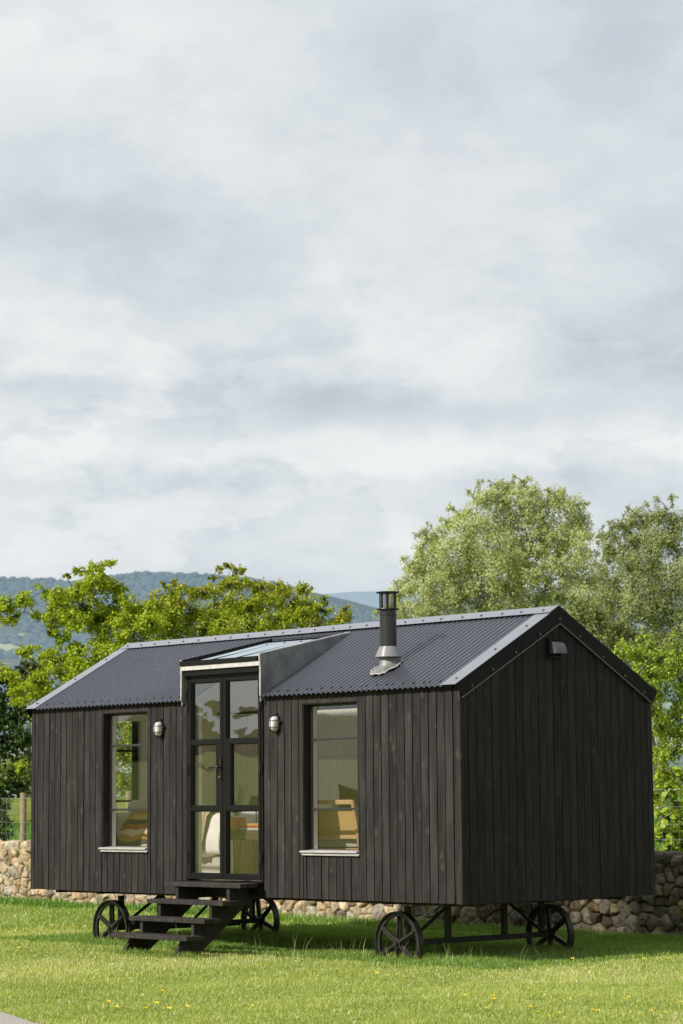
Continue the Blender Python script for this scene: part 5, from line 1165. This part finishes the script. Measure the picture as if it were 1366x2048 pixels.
# a few large cloud banks and breaks where the photograph has them: (bearing east of the view axis, height, widths, strength)
ud = nt.nodes.new('ShaderNodeVectorMath'); ud.operation = 'DOT_PRODUCT'; nt.links.new(d_, ud.inputs[0]); ud.inputs[1].default_value = (R2[0], R2[1], 0)
wob = mathn(nt, 'MULTIPLY', mathn(nt, 'SUBTRACT', fine, .5), .085); wob2 = mathn(nt, 'MULTIPLY', mathn(nt, 'SUBTRACT', big, .5), .05)
uu = mathn(nt, 'ADD', ud.outputs['Value'], wob2); zz_ = mathn(nt, 'ADD', sp.outputs['Z'], mathn(nt, 'MULTIPLY', wob, .45))
for (u0, z0_, su, sz, am) in ((.026, .165, .068, .0095, -.30), (.105, .186, .040, .014, -.17), (.000, .147, .12, .0065, .26), (.020, .220, .055, .022, .13), (-.075, .236, .050, .018, -.13), (.130, .295, .060, .035, -.10), (-.120, .318, .07, .02, .12), (-.110, .190, .060, .008, .09), (-.110, .171, .05, .006, -.16), (-.09, .131, .05, .005, -.09), (.085, .136, .05, .006, -.07), (-.03, .11, .09, .008, .05)):
    a_ = mathn(nt, 'POWER', mathn(nt, 'MULTIPLY', mathn(nt, 'SUBTRACT', uu, u0), 1/su), 2.); b_ = mathn(nt, 'POWER', mathn(nt, 'MULTIPLY', mathn(nt, 'SUBTRACT', zz_, z0_), 1/sz), 2.)
    g_ = mathn(nt, 'MULTIPLY', mathn(nt, 'EXPONENT', mathn(nt, 'MULTIPLY', mathn(nt, 'ADD', a_, b_), -1.)), am); v = mathn(nt, 'ADD', v, g_)
cu = cn(8.2, 9, .58, (2.9, 4.1, 1.3), .05); cm_ = ramp(nt, [(.485, 0.), (.515, .75), (.60, 1.)]); nt.links.new(cu, cm_.inputs[0])
lowz = ramp(nt, [(.06, .25), (.10, 1.), (.165, 1.), (.24, .12)]); nt.links.new(sp.outputs['Z'], lowz.inputs[0])
v = mathn(nt, 'ADD', v, mathn(nt, 'MULTIPLY', mathn(nt, 'SUBTRACT', mathn(nt, 'MULTIPLY', cm_.outputs[0], lowz.outputs[0]), .30), .17))
cr = ramp(nt, [(.22, (.52, .575, .625)), (.38, (.615, .67, .715)), (.50, (.70, .75, .785)), (.60, (.775, .81, .83)), (.72, (.87, .885, .885))]); nt.links.new(v, cr.inputs[0])
cov = ramp(nt, [(.40, .90), (.55, 1.)]); nt.links.new(fine, cov.inputs[0])
hz = ramp(nt, [(.0, 1.), (.10, .6), (.18, .0)]); nt.links.new(sp.outputs['Z'], hz.inputs[0])
cl = mixc(nt, cr.outputs[0], (.68, .755, .80), mathn(nt, 'MULTIPLY', hz.outputs[0], .30))
up = ramp(nt, [(.33, 1.), (.8, .62)]); nt.links.new(sp.outputs['Z'], up.inputs[0]); cl = mixc(nt, cl, up.outputs[0], 1., 'MULTIPLY')
cl10 = mixc(nt, cl, (10, 10, 10), 1., 'MULTIPLY')
nt.links.new(mixc(nt, sky.outputs[0], cl10, cov.outputs[0]), bg.inputs['Color'])
sl = bpy.data.lights.new('Sun', 'SUN'); sl.energy = 5.0; sl.angle = math.radians(2.0); sl.color = (1, .93, .82)
so_ = bpy.data.objects.new('Sun', sl); COL.objects.link(so_); so_.rotation_euler = (-SUN).to_track_quat('-Z', 'Y').to_euler(); so_.location = (0, -20, 30)

cam = bpy.data.cameras.new('Camera'); co = bpy.data.objects.new('Camera', cam); COL.objects.link(co); S.camera = co
Fv = Vector((-.72648722, .67637358, .12138823)); Rv = Vector((.68073787, .73249043, -.00733029)); Uv = Vector((.09387373, -.07730821, .99257804))
mw = Matrix.Identity(4)
for i in range(3): mw[i][0] = Rv[i]; mw[i][1] = Uv[i]; mw[i][2] = -Fv[i]; mw[i][3] = CAM[i]
co.matrix_world = mw
cam.sensor_fit = 'VERTICAL'; cam.sensor_height = 36; cam.sensor_width = 24; cam.lens = 4771.97/2048*36; cam.clip_start = .1; cam.clip_end = 60000
cam.dof.use_dof = True; cam.dof.focus_distance = 25.5; cam.dof.aperture_fstop = 4.5
S.view_settings.view_transform = 'Standard'; S.view_settings.look = 'None'; S.view_settings.exposure = 0; S.view_settings.gamma = 1
S.render.engine = 'CYCLES'; S.cycles.use_denoising = True; S.cycles.max_bounces = 12; S.cycles.transparent_max_bounces = 12; S.cycles.diffuse_bounces = 9; S.cycles.glossy_bounces = 4; S.cycles.sample_clamp_indirect = 10; S.cycles.caustics_reflective = False
S.render.resolution_x = 683; S.render.resolution_y = 1024
